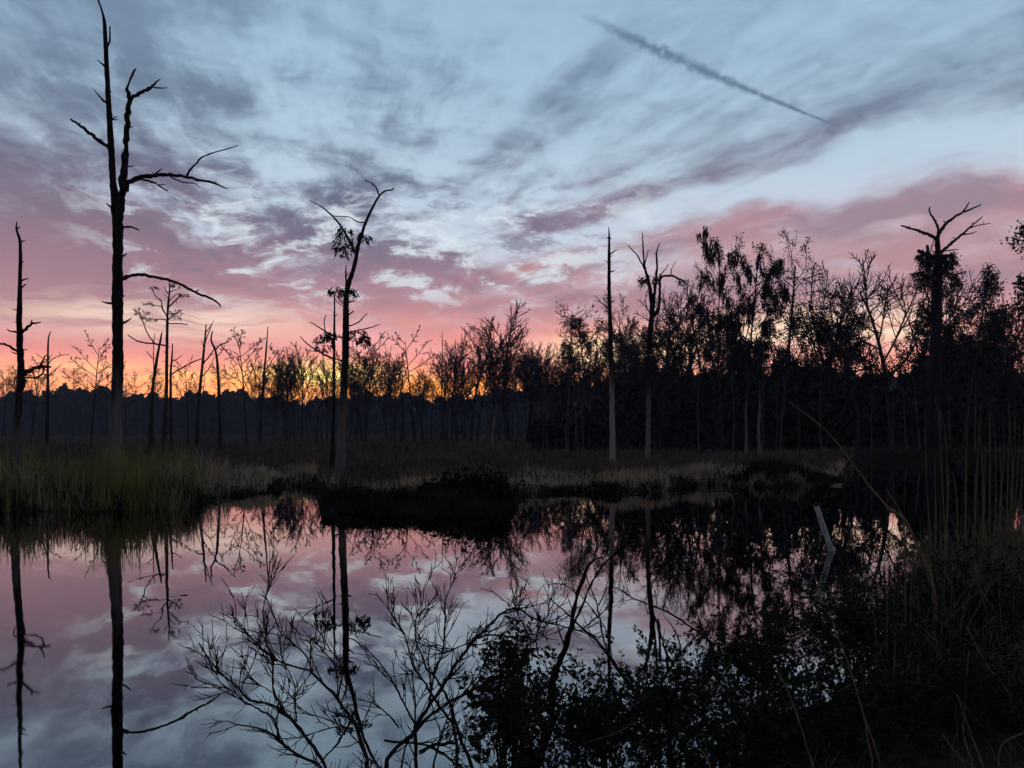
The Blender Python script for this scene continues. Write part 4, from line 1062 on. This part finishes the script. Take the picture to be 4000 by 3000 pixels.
for cx, top, hw, d, lab, n in [(1380, 1930, 120, 23.3, 'lowest dark shrub at the left end of the island', 3600), (1560, 1934, 150, 23.0, 'low dark shrub in the middle of the island', 3600),
                               (1760, 1880, 120, 23.8, 'rounded dark shrub left of the biggest island shrub', 3600), (1885, 1848, 130, 23.6, 'biggest rounded dark shrub at the right end of the island', 4600)]:
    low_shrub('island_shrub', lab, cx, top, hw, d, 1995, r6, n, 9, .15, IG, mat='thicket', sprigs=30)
def tussock(label, cx, top_py, half_w, depth, rng, n):
    """sedge clumps that lean out from several crowns, with a few twigs standing over them"""
    s_ = depth / FPX; x0 = (cx - 2000) * s_; gz0 = max(float(ground_z(x0, depth)), 0.0)
    H = CAM_H + (1682 - top_py) * s_ - gz0; W_ = half_w * s_
    o = np.array([x0, depth, gz0]); root = thing('sedge_tussock', label, 'tussock', o, 'dark tussocks on the far bank')
    nc = 15; cxs = np.clip(rng.normal(0, .42, nc), -1, 1); cys = rng.uniform(-.8, .8, nc); ch = rng.uniform(.4, 1.05, nc)
    c = rng.integers(0, nc, n); az_ = rng.uniform(0, 6.283, n)
    hh_ = H * (1 - .75 * cxs[c] ** 2) * ch[c] * rng.uniform(.4, 1.1, n); l = rng.uniform(.15, .75, n) * np.maximum(hh_, .3)
    X = x0 + cxs[c] * W_ + rng.normal(0, .12, n) * W_; Y = depth + cys[c] * min(W_, 1.4) + rng.normal(0, .15, n)
    P = np.zeros((n, 4, 3))
    for i, t in enumerate((0, .4, .75, 1.0)):
        P[:, i] = np.stack([X + np.cos(az_) * l * t ** 1.5, Y + np.sin(az_) * l * t ** 1.5, gz0 - .05 + hh_ * (t - .28 * t ** 3 * (l / np.maximum(hh_, .1)))], 1)
    side = np.stack([np.sin(az_), -np.cos(az_), np.zeros(n)], 1); wd = rng.uniform(.02, .05, n)[:, None] * np.array([1, 1, .7, .1])[None]
    V = np.concatenate([P - side[:, None] * wd[..., None] * .5, P + side[:, None] * wd[..., None] * .5], 2).reshape(n, 4, 2, 3)
    m = np.arange(n)[:, None] * 8; i = np.arange(3)[None] * 2
    b = Buf(); b.raw(V.reshape(-1, 3), np.stack([m + i, m + i + 1, m + i + 3, m + i + 2], -1).reshape(-1, 4))
    part('blades', b.mesh('blades', o, False), M['grass_dark'], root, kind='stuff')
    out = []
    for _ in range(14):
        q = path(rng, o + [rng.uniform(-.8, .8) * W_, rng.uniform(-.6, .6), 0], (rng.normal(0, .35), rng.normal(0, .35), 1), H * rng.uniform(.7, 1.45), 4, .15, .02)
        out.append((q, np.linspace(.014, .006, len(q))))
    b = Buf(); b.polys(out, 4, 4); part('stems', b.mesh('stems', o), M['twig'], root, kind='stuff')
    return root
for cx, top, hw, d, lab, n in [(3030, 1772, 160, 33.5, 'dark rounded tussock on the right-hand point of the far bank', 4200), (3190, 1830, 110, 34.0, 'low trailing tussock at the tip of the right-hand point', 2600),
                               (2560, 1868, 80, 30.2, 'low dark tussock at the water edge below the crooked stems', 1800), (2360, 1872, 120, 29.9, 'low dark tussock at the water edge below the pale trunk', 2000),
                               (2150, 1890, 110, 29.9, 'low brown tussock at the water edge right of the island', 1600), (1330, 1858, 80, 34.6, 'dark tussock at the foot of the leaning clump-bearing trunk', 1500),
                               (930, 1900, 130, 28.8, 'dark tussock on the bank right of the tall grass', 2200), (1110, 1868, 110, 34.0, 'dark tussock behind the narrow inlet', 1800), (2740, 1862, 110, 34.2, 'low brown tussock left of the right-hand point', 1800)]:
    tussock(lab, cx, top, hw, d, r6, n)

# weathered white post leaning out of the water
pd = 14.7
foot, head = on_water(3248, 2150), at(3187, 1972, pd)
root = thing('leaning_post', 'pale weathered broken post leaning out of the water at right', 'post', (foot[0], foot[1], 0))
ax_ = head - foot; L_ = np.linalg.norm(ax_); u_ = ax_ / L_
M['post'] = surf('weathered pale wood', (0.62, 0.66, 0.65), (0.20, 0.22, 0.21), 9.0, 0.8, 0.5, 20.0, (1, 1, .35))
M['post_cut'] = surf('broken pale wood', (0.85, 0.76, 0.60), (0.5, 0.42, 0.3), 20.0, 0.8, 0.5)
M['post_end'] = surf('rotten dark heart', (0.03, 0.028, 0.025), None, 12.0, 0.95, 0.4)
pp = np.array([foot - u_ * .5, foot, foot + ax_ * .3, foot + ax_ * .65, foot + ax_ * .97, foot + ax_]); rr_ = np.array([.062, .060, .054, .052, .052, .046])
b = Buf(); p9, r9 = resample(pp, rr_, 16); r9 = r9 * (1 + r6.normal(0, .06, 16)); p9 = p9 + r6.normal(0, .004, (16, 3)); b.tubes(p9[None], r9[None], 12)
po = part('shaft', b.mesh('shaft', foot * [1, 1, 0]), M['post'], root)
b = Buf(); b.tubes(np.array([[head - u_ * .02, head - u_ * .004, head - u_ * .002]]), np.array([[.044, .044, .001]]), 12)
part('hollow_top', b.mesh('hollow_top', foot * [1, 1, 0]), M['post_end'], root)
b = Buf(); c0 = foot + u_ * .03 + np.array([.045, -.03, 0])
b.tubes(np.array([[c0 - [.01, 0, .05], c0, c0 + u_ * .05, c0 + u_ * .09]]), np.array([[.02, .032, .026, .006]]), 7)
part('split_wood', b.mesh('split_wood', foot * [1, 1, 0]), M['post_cut'], root)

# ------------------------------------------------------------------ near bank
r8 = np.random.default_rng(88)
def c_(x0, y0):
    return lambda pts: [(x0 + x / 1.659, y0 + y / 1.659) for x, y in pts]
cA, cB, cC, cD, cE = c_(700, 2000), c_(1500, 2000), c_(2200, 2000), c_(3000, 2000), c_(3000, 1400)

def twig_spray(p, r, rng, n, L, out, lvl=0, keep_up=.08):
    """fine twigs off a stem"""
    m = len(p)
    for j in range(n):
        f = rng.uniform(.25, 1.0) * (m - 1.01); i = int(f); o = p[i] + (p[i + 1] - p[i]) * (f - i)
        tan = p[i + 1] - p[i]; tan = tan / (np.linalg.norm(tan) + 1e-9)
        sd = perp(tan[None], rng)[0]; sd[1] *= .6
        an = rad(rng.uniform(22, 48)); d = tan * math.cos(an) + sd * math.sin(an)
        l = L * rng.uniform(.4, 1.3)
        q = path(rng, o, d, l, 4, .10, keep_up)
        r0 = max(min(r[i] * .6, .0046), .0026)
        rr2 = np.linspace(r0, .0016, len(q)); out.append((q, rr2))
        if lvl > 0: twig_spray(q, rr2, rng, 3, L * .45, out, lvl - 1, keep_up)

def near_stems(name, label, depth, stems, rng, mat, base=None, twigs=6, tl=.22, lvl=1, group=None, knob=.12, gap=.0):
    """stems: [(line in picture pixels, w0, w1)]; every stem is a part with its own twigs"""
    first = stems[0][0]
    bp = at(*(base or first[0]), depth); gz0 = float(ground_z(bp[0], bp[1]))
    o = np.array([bp[0], bp[1], gz0])
    root = thing(name, label, 'shrub' if len(stems) > 1 else 'stem', o, group)
    for line, w0, w1 in stems:
        dd = depth + rng.uniform(-.25, .25)
        p, r = unproject(taper(line, w0 * 1.08, w1 * 1.0), dd, rng.uniform(-.25, .25), rng)
        if line[0][1] > 2960:      # comes up from the root below the picture
            p = np.vstack([o + [0, 0, -.05], p]); r = np.concatenate([[r[0] * 1.1], r])
        p, r = knobbly(p, r, max(8, len(line) * 3), rng, knob, .3)
        p, r = closed_end(p, r)
        b = Buf(); b.tubes(p[None], r[None], 7)
        so = part('stem', b.mesh('stem', o), mat, root)
        if twigs:
            out = []; twig_spray(p, r, rng, int(twigs * max(.5, len(line) / 8)), tl, out, lvl)
            b = Buf(); b.polys(out, 4, 4); part('twig_spray', b.mesh('twig_spray', o), M['twig'], so, kind='stuff')
    return root

near_stems('bare_shrub', 'bare twiggy shrub reaching left over the water at the bottom', 4.3, [
    (cA([(970, 1659), (880, 1540), (800, 1430), (750, 1360), (690, 1310), (600, 1240), (500, 1230), (440, 1225), (400, 1150), (340, 1100), (270, 1050), (210, 980), (170, 920), (130, 850)]), 13, 4),
    (cA([(950, 1659), (860, 1610), (760, 1570), (690, 1520), (650, 1480), (580, 1430), (520, 1400), (440, 1385), (380, 1380), (310, 1355)]), 12, 4),
    (cA([(650, 1480), (640, 1420), (620, 1350), (580, 1310), (530, 1290), (470, 1250), (410, 1230), (370, 1170), (330, 1160), (260, 1100), (245, 1060)]), 8, 3),
    (cA([(760, 1360), (755, 1290), (745, 1210), (755, 1150), (745, 1110), (715, 1040), (690, 1000), (660, 930)]), 7, 3),
    (cA([(700, 1320), (650, 1240), (610, 1170), (605, 1100), (612, 1000), (610, 930), (570, 880), (560, 800), (540, 660), (555, 570), (575, 500), (600, 440)]), 10, 3),
    (cA([(610, 935), (540, 890), (490, 840), (430, 780), (390, 740), (365, 680)]), 8, 3),
    (cA([(1240, 1659), (1200, 1560), (1160, 1430), (1150, 1390), (1090, 1310), (1020, 1200), (960, 1130), (900, 1080), (860, 1030), (760, 1010), (690, 980), (620, 960), (560, 900)]), 15, 5),
    (cA([(860, 1030), (840, 960), (790, 890), (740, 860), (690, 810), (650, 780), (640, 720)]), 6, 3),
    (cA([(850, 990), (850, 900), (875, 820), (890, 750)]), 5, 3),
    (cA([(1030, 1210), (1040, 1140), (1060, 1050), (1040, 960), (990, 910), (940, 830), (890, 750), (880, 690)]), 7, 3),
    (cA([(620, 1350), (650, 1290), (690, 1210), (740, 1190)]), 5, 3), (cA([(400, 1140), (440, 1060), (490, 960), (500, 870)]), 5, 3),
    (cA([(1130, 1400), (1000, 1390), (850, 1440), (700, 1480)]), 6, 3), (cA([(1140, 1420), (1060, 1390), (960, 1340), (810, 1300)]), 6, 3),
    (cA([(605, 1170), (540, 1130), (480, 1100), (450, 1060)]), 4, 2),
    ], np.random.default_rng(101), M['twig'], base=(1330, 3120), twigs=11, tl=.20, lvl=1)
near_stems('bare_shrub', 'dense bare shrub with an arching loop of stems, bottom centre', 4.7, [
    (cB([(-30, 1640), (90, 1520), (180, 1440), (230, 1390), (280, 1330), (340, 1290), (400, 1250), (440, 1230), (520, 1180), (600, 1140), (700, 1095), (800, 1060)]), 16, 7),
    (cB([(200, 1400), (260, 1300), (330, 1200), (400, 1100), (450, 1010), (510, 930), (560, 860), (610, 800), (680, 740), (740, 670), (800, 635), (860, 620), (900, 640), (960, 690), (1040, 715), (1120, 730), (1200, 755), (1280, 770)]), 14, 5),
    (cB([(600, 815), (640, 800), (700, 800), (780, 800), (860, 815), (940, 825), (1010, 830)]), 7, 4),
    (cB([(600, 830), (540, 850), (470, 880), (400, 910), (340, 920), (270, 960)]), 6, 3),
    (cB([(450, 1370), (370, 1280), (320, 1200), (280, 1130), (230, 1060), (190, 1010), (170, 930), (140, 800), (70, 700), (40, 650), (20, 600)]), 11, 3),
    (cB([(460, 1370), (440, 1260), (380, 1140), (330, 1060), (270, 1020), (260, 960), (220, 880), (200, 800), (210, 660), (250, 590), (260, 500)]), 11, 3),
    (cB([(320, 1060), (390, 900), (390, 780), (400, 680), (390, 600), (410, 540), (450, 450), (460, 380)]), 8, 3),
    (cB([(590, 1659), (540, 1560), (490, 1480), (460, 1370), (440, 1260)]), 14, 11),
    (cB([(480, 1659), (470, 1500), (450, 1370), (440, 1250)]), 13, 10),
    (cB([(200, 1659), (205, 1500), (210, 1380), (290, 1270), (310, 1150), (330, 1000)]), 14, 6),
    (cB([(210, 1390), (150, 1280), (80, 1140), (20, 1040), (-40, 960)]), 9, 4), (cB([(200, 1400), (205, 1250), (190, 1120), (180, 1020)]), 8, 4),
    (cB([(230, 1560), (330, 1500), (450, 1500)]), 16, 10), (cB([(0, 1480), (100, 1490), (260, 1500), (380, 1560), (470, 1640)]), 9, 9),
    (cB([(960, 960), (950, 830), (920, 760), (870, 680), (830, 560)]), 6, 3), (cB([(1000, 930), (980, 830), (1000, 740), (1050, 690), (1090, 610)]), 6, 3),
    (cB([(440, 1250), (560, 1130), (640, 1010)]), 6, 3), (cB([(80, 1659), (150, 1500), (230, 1330), (310, 1160)]), 8, 4),
    (cB([(300, 1659), (360, 1500), (400, 1350), (480, 1180)]), 8, 4), (cB([(100, 1400), (20, 1300), (-60, 1240), (-170, 1210)]), 6, 3),
    ], np.random.default_rng(102), M['twig'], base=(1690, 3120), twigs=13, tl=.21, lvl=1)
near_stems('mossy_sapling', 'knobbly leaning sapling with a hooked tip, bottom centre right', 5.2, [
    (cB([(960, 1659), (1010, 1580), (1050, 1480), (1080, 1380), (1090, 1250), (1080, 1150), (1110, 1050), (1140, 960), (1170, 880), (1200, 800), (1220, 700), (1240, 600), (1255, 540), (1290, 440), (1310, 370), (1350, 310), (1420, 290)]), 36, 7),
    (cB([(1200, 790), (1260, 660), (1310, 540), (1350, 450), (1400, 370), (1450, 310), (1500, 265), (1540, 240)]), 10, 5),
    (cB([(1165, 860), (1130, 760), (1110, 700), (1140, 670)]), 6, 4), (cB([(1250, 530), (1200, 490), (1150, 460), (1060, 472)]), 5, 3),
    ], np.random.default_rng(103), M['bark'], base=(2070, 3120), twigs=4, tl=.13, lvl=0, knob=.2)
near_stems('bare_sapling', 'forked bare sapling crossing the reflections right of the knobbly one', 5.7, [
    (cB([(1860, 1659), (1760, 1360), (1640, 1180), (1560, 1080), (1500, 1000), (1450, 920), (1400, 850), (1330, 790), (1270, 740), (1200, 670), (1140, 620), (1095, 580)]), 18, 4),
    (cB([(1480, 970), (1420, 830), (1400, 700), (1385, 600), (1350, 520), (1300, 400), (1275, 310)]), 8, 3),
    (cB([(1390, 690), (1330, 600), (1290, 560), (1260, 520)]), 6, 3), (cB([(1392, 605), (1430, 530), (1455, 440), (1465, 370)]), 5, 3),
    (cB([(1480, 970), (1470, 880), (1440, 760), (1400, 700)]), 5, 3),
    ], np.random.default_rng(104), M['twig'], base=(2640, 3040), twigs=3, tl=.16, lvl=0)
near_stems('bare_sapling', 'thin forked sapling in front of the dark tree reflections', 6.0, [
    (cC([(560, 1400), (600, 1230), (640, 1100), (680, 1030), (740, 940), (790, 880), (850, 810), (920, 750), (1000, 670)]), 12, 4),
    (cC([(680, 1030), (672, 940), (655, 860), (620, 760), (615, 690)]), 11, 4),
    (cC([(980, 860), (900, 800), (800, 720), (680, 650), (560, 600), (450, 560), (380, 510), (345, 490)]), 9, 4),
    (cC([(760, 900), (750, 820), (700, 730), (670, 690)]), 6, 3), (cC([(1230, 780), (1120, 830), (1040, 900), (960, 960)]), 7, 6),
    ], np.random.default_rng(105), M['twig'], base=cC([(540, 1500)])[0], twigs=3, tl=.15, lvl=0)

def leafy_shrub(label, cx, cy, rx, ry, depth, rng, n_sprig, leaf=.036, per=15, stems=14, depth_r=.7, ragged=1.0):
    s = depth / FPX
    c = at(cx, cy, depth); gz0 = float(ground_z(c[0], depth)); o = np.array([c[0], depth, gz0])
    root = thing('leafy_shrub', label, 'shrub', o, 'leafy shrubs on the near bank')
    lines, tips = [], []
    for _ in range(n_sprig):
        v = rand_dirs(1, rng)[0] * rng.uniform(.05, 1.12) ** .8
        p = c + np.array([v[0] * rx * s, v[1] * depth_r, v[2] * ry * s])
        if v[2] > .45 and rng.uniform() < .5: p[2] += abs(rng.normal(0, .11)) * ragged
        p[2] = max(p[2], gz0 + .05)
        d = np.array([v[0] * .8, v[1] * .5, .8]) + rng.normal(0, .4, 3); d /= np.linalg.norm(d)
        q = path(rng, p - d * .09, d, rng.uniform(.12, .26), 4, .15, .05)
        lines.append((q, [.0035, .003, .0022, .0018, .0012])); tips.append(q)
    st = []
    for _ in range(stems):
        t = lines[rng.integers(0, len(lines))][0][0]
        st.append(([o + rng.normal(0, .08, 3) * [1, 1, 0] - [0, 0, .05], (o * .45 + t * .55) + rng.normal(0, .06, 3), t], [.012, .009, .004]))
    b = Buf(); b.polys(st, 6, 6); part('stems', b.mesh('stems', o), M['twig'], root, kind='stuff')
    T = np.array(tips)
    f = rng.uniform(.1, 1, (len(T), per)) * 3.99; i = f.astype(int); u = (f - i)[..., None]
    ar = np.arange(len(T))[:, None]
    C = (T[ar, i] * (1 - u) + T[ar, i + 1] * u).reshape(-1, 3)
    ax = (T[ar, i + 1] - T[ar, i]).reshape(-1, 3); ax /= np.linalg.norm(ax, axis=1, keepdims=True)
    D = ax * .5 + perp(ax, rng) * .9; D /= np.linalg.norm(D, axis=1, keepdims=True)
    L = rng.uniform(.5, 1.15, len(C)) * leaf * np.repeat(rng.uniform(.65, 1.55, len(T)), per)
    b = Buf(); b.polys(lines, 3, 4); b.leaves(C + D * L[:, None] * .55, D, perp(D, rng), L, L * rng.uniform(.45, .62, len(C)))
    part('foliage', b.mesh('foliage', o, False), M['leaf_near'], root, kind='stuff')
    return root
r9_ = np.random.default_rng(140)
for args in [
    ('leafy evergreen shrub in front of the arching bare stems, bottom centre', 1985, 2800, 175, 250, 4.6, r9_, 300),
    ('sprigs of leafy shrub rising right of the arching loop', 2020, 2590, 110, 110, 4.8, r9_, 40),
    ('low leafy shrub along the bottom right of the knobbly sapling', 2330, 2840, 300, 150, 4.9, r9_, 420),
    ('leafy shrub between the two forked saplings', 2600, 2760, 240, 130, 5.6, r9_, 300),
    ('spreading leafy shrub below the leaning pale post', 2960, 2600, 330, 200, 6.3, r9_, 520),
    ('leafy shrub over the pink reflections at right', 3330, 2460, 330, 190, 6.9, r9_, 560),
    ('leafy shrub among the reed stems at the right edge', 3780, 2420, 330, 260, 7.2, r9_, 560),
    ('dark leafy thicket filling the lower right', 3050, 2880, 620, 200, 5.2, r9_, 820),
    ('dark leafy thicket in the bottom right corner', 3720, 2780, 480, 240, 5.6, r9_, 760)]:
    leafy_shrub(*args)

# reeds
reeds = [[(1022, 335), (1022, 600), (1032, 900), (1060, 1250)], [(1075, 235), (1108, 310), (1120, 600), (1130, 850), (1150, 1150)], [(1110, 330), (1145, 430), (1160, 580), (1165, 760), (1160, 1100)],
         [(1318, 215), (1300, 320), (1290, 450), (1285, 700), (1280, 1050)], [(1335, 315), (1365, 450), (1385, 580), (1395, 800), (1390, 1100)], [(1380, 320), (1370, 480), (1355, 700), (1340, 1050)],
         [(1440, 345), (1437, 580), (1440, 1050)], [(1525, 330), (1535, 600), (1510, 900), (1490, 1150)], [(1565, 360), (1555, 700), (1550, 1100)], [(1600, 370), (1600, 560), (1580, 800), (1565, 1100)],
         [(1630, 370), (1625, 600), (1610, 900), (1560, 1150)], [(1655, 420), (1645, 800), (1630, 1150)], [(1500, 560), (1515, 800), (1510, 1150)], [(1195, 730), (1225, 900), (1230, 1150)], [(1078, 600), (1085, 900), (1090, 1200)],
         [(1470, 480), (1480, 800), (1470, 1150)], [(1410, 560), (1405, 850), (1400, 1150)], [(1555, 260), (1575, 500), (1590, 900), (1590, 1150)]]
ORD = ['first', 'second', 'third', 'fourth', 'fifth', 'sixth', 'seventh', 'eighth', 'ninth', 'tenth', 'eleventh', 'twelfth']
rr_lab = ['leftmost tall reed blade by the leaning cane', 'tallest reed blade, bent near its tip, beside the leftmost one', 'reed blade with a bent-over tip right of the tallest one', 'single dark reed blade in the gap of the reed bed', 'reed blade crossing its neighbour in a narrow V', 'straight reed blade crossing its neighbour in a narrow V']
r10 = np.random.default_rng(150)
for i, l in enumerate(reeds):
    line = cE(l)[::-1]
    d = r10.uniform(7.6, 9.4)
    p, r = unproject(taper(line, 6.5, 2.2), d, r10.uniform(-.1, .1), r10)
    gz0 = max(float(ground_z(p[0][0], p[0][1])), 0)
    o = np.array([p[0][0], p[0][1], gz0])
    if p[0][2] > gz0: p = np.vstack([o - [0, 0, .1], p]); r = np.concatenate([[r[0]], r])
    p, r = chaikin(p, r, 2); p, r = resample(p, r, 14)
    b = Buf(); b.tubes(p[None], r[None], 5)
    root = part('reed', b.mesh('reed', o), M['reed'])
    root.location = tuple(o)
    tag(root, rr_lab[i] if i < len(rr_lab) else '%s straw-green reed blade from the right end of the reed bed' % ORD[sorted([-q[0][0] for q in reeds[6:]]).index(-l[0][0])], 'reed', 'reeds at the right edge')
n = 1000
px = 3380 + 800 * r10.uniform(0, 1, n) ** .8; d = r10.uniform(5.6, 10.5, n); X = (px - 2000) / FPX * d
blades('arching_grass', 'thin arching brown-green grass hanging over the near bank at right', 'grass', X, d, r10.uniform(.5, 1.5, n), r10.uniform(.005, .012, n), M['reed'], r10, .7, 1.0, z=np.maximum(ground_z(X, d), -.1))
n = 1100
px = 3520 + 700 * r10.uniform(0, 1, n) ** .8; d = r10.uniform(7.5, 13.5, n); X = (px - 2000) / FPX * d
blades('reed_bed', 'dense lower reed blades at the right edge', 'reeds', X, d, r10.uniform(.6, 1.85, n) * np.interp(px, [3520, 3700, 4100], [.7, 1, 1.15]), r10.uniform(.009, .022, n), M['reed'], r10, .42, .9, z=np.maximum(ground_z(X, d), -.3))
n = 2600
px = 3350 + 900 * r10.uniform(0, 1, n) ** .8; d = r10.uniform(6.5, 12, n); X = (px - 2000) / FPX * d
blades('sedge', 'dark sedge tangle under the reeds', 'grass', X, d, r10.uniform(.3, 1.0, n), r10.uniform(.008, .02, n), M['grass_dark'], r10, .5, z=np.maximum(ground_z(X, d), -.2))

# canes and dry stems
def cane(label, pts, depth, w0, w1, rng, mat='cane', name='dry_cane', group='dry canes on the near bank'):
    line = pts[::-1]
    p, r = unproject(taper(line, w0, w1), depth, rng.uniform(-.15, .15), rng)
    gz0 = float(ground_z(p[0][0], p[0][1])); o = np.array([p[0][0], p[0][1], gz0])
    if p[0][2] > gz0: p = np.vstack([o - [0, 0, .05], p]); r = np.concatenate([[r[0]], r])
    p, r = knobbly(p, r, max(10, len(pts) * 3), rng, .10, .3); p, r = closed_end(p, r)
    b = Buf(); b.tubes(p[None], r[None], 6)
    root = part(name, b.mesh(name, o), M[mat]); root.location = tuple(o)
    return tag(root, label, 'cane', group)
cane('long bent cane leaning left in front of the dark wood', cE([(135, 280), (300, 400), (400, 490), (490, 600), (600, 750), (700, 880), (810, 1000), (870, 1020), (930, 1130), (1010, 1300), (1060, 1400), (1090, 1600)]), 6.6, 15, 4, r10)
cane('short side cane forking off the long bent one', cE([(765, 850), (820, 920), (860, 1000), (890, 1050)]), 6.65, 6, 3, r10)
for lab, pts, dd in [
    ('thin pale stem left of the crossing pair at lower right', cD([(40, 1000), (110, 1110), (165, 1250), (215, 1400), (250, 1530), (300, 1659)]), 4.4),
    ('long pale stem running up through the pink reflections at right', cD([(400, 660), (450, 800), (500, 920), (540, 1050), (580, 1180), (620, 1320), (660, 1420), (700, 1540), (730, 1659)]), 4.5),
    ('short pale stem crossing the long one near the bottom', cD([(630, 1380), (660, 1520), (680, 1659)]), 4.4),
    ('forked brown stem in the right-hand tangle', cD([(1280, 740), (1310, 790), (1360, 880), (1400, 970), (1450, 1040), (1510, 1110), (1580, 1190)]), 5.4),
    ('thin stem slanting to the bottom near the right corner', cD([(1130, 1440), (1200, 1540), (1290, 1659)]), 4.3),
    ('curved thin stem left of the right corner', cD([(1260, 1380), (1280, 1500), (1340, 1659)]), 4.3),
    ('pale twig slanting in at the right edge', cD([(1659, 1430), (1580, 1460), (1500, 1510), (1490, 1659)]), 4.3),
    ('arched straw stem at the bottom right of centre', cC([(800, 1510), (880, 1530), (930, 1590), (960, 1659)]), 4.2),
    ('fallen grey branch low on the near bank', cC([(470, 1360), (360, 1430), (200, 1480), (0, 1540), (-120, 1659)]), 4.6)]:
    cane(lab, pts, dd, 8, 4, r10)

# dead grass on the bank at the camera's feet
n = 5200
X = r10.uniform(-1.5, 7.5, n); Y = r10.uniform(2.2, 8.5, n); k = near_land(X, Y) > .05
blades('bank_grass', 'dead brown grass on the near bank', 'grass', X[k], Y[k], r10.uniform(.08, .34, k.sum()), r10.uniform(.004, .010, k.sum()), M['litter'], r10, .7)


# a few dead leaves and bits of reed lying on the water
n = 240
X = r10.uniform(-9, 6, n); Y = r10.uniform(4.6, 21, n); k = (near_land(X, Y) < -.2) & (far_land(X, Y) < -.5)
C = np.stack([X[k], Y[k], np.full(k.sum(), .006)], 1); D = rand_dirs(len(C), r10); D[:, 2] = 0; D /= np.linalg.norm(D, axis=1, keepdims=True)
Nn = np.stack([-D[:, 1], D[:, 0], np.zeros(len(C))], 1)
b = Buf(); b.leaves(C, D, Nn, r10.uniform(.02, .07, len(C)), r10.uniform(.01, .03, len(C)))
tag(part('floating_leaves', b.mesh('floating_leaves', smooth=False), M['litter'], kind='stuff'), 'scattered dead leaves floating on the pond', 'leaves')
# ------------------------------------------------------------------ evening haze over the marsh
hm = bpy.data.materials.new('evening haze'); hm.use_nodes = True
ht = hm.node_tree; ht.nodes.clear()
pv = ht.nodes.new('ShaderNodeVolumePrincipled')
pv.inputs['Color'].default_value = (0.62, 0.72, 0.95, 1)
pv.inputs['Density'].default_value = 0.00045
pv.inputs['Anisotropy'].default_value = 0.0
ho = ht.nodes.new('ShaderNodeOutputMaterial')
ht.links.new(pv.outputs[0], ho.inputs['Volume'])
x0, x1, y0, y1, z0, z1 = -420, 420, -30, 430, -1.6, 34
HV = np.array([(x, y, z) for z in (z0, z1) for y in (y0, y1) for x in (x0, x1)], float)
HQ = [(0, 2, 3, 1), (4, 5, 7, 6), (0, 1, 5, 4), (2, 6, 7, 3), (0, 4, 6, 2), (1, 3, 7, 5)]
haze = part('haze', make_mesh('haze', HV, HQ, smooth=False), hm, kind='stuff')
tag(haze, 'thin blue evening haze lying over the marsh', 'haze')
S.cycles.volume_bounces = 0
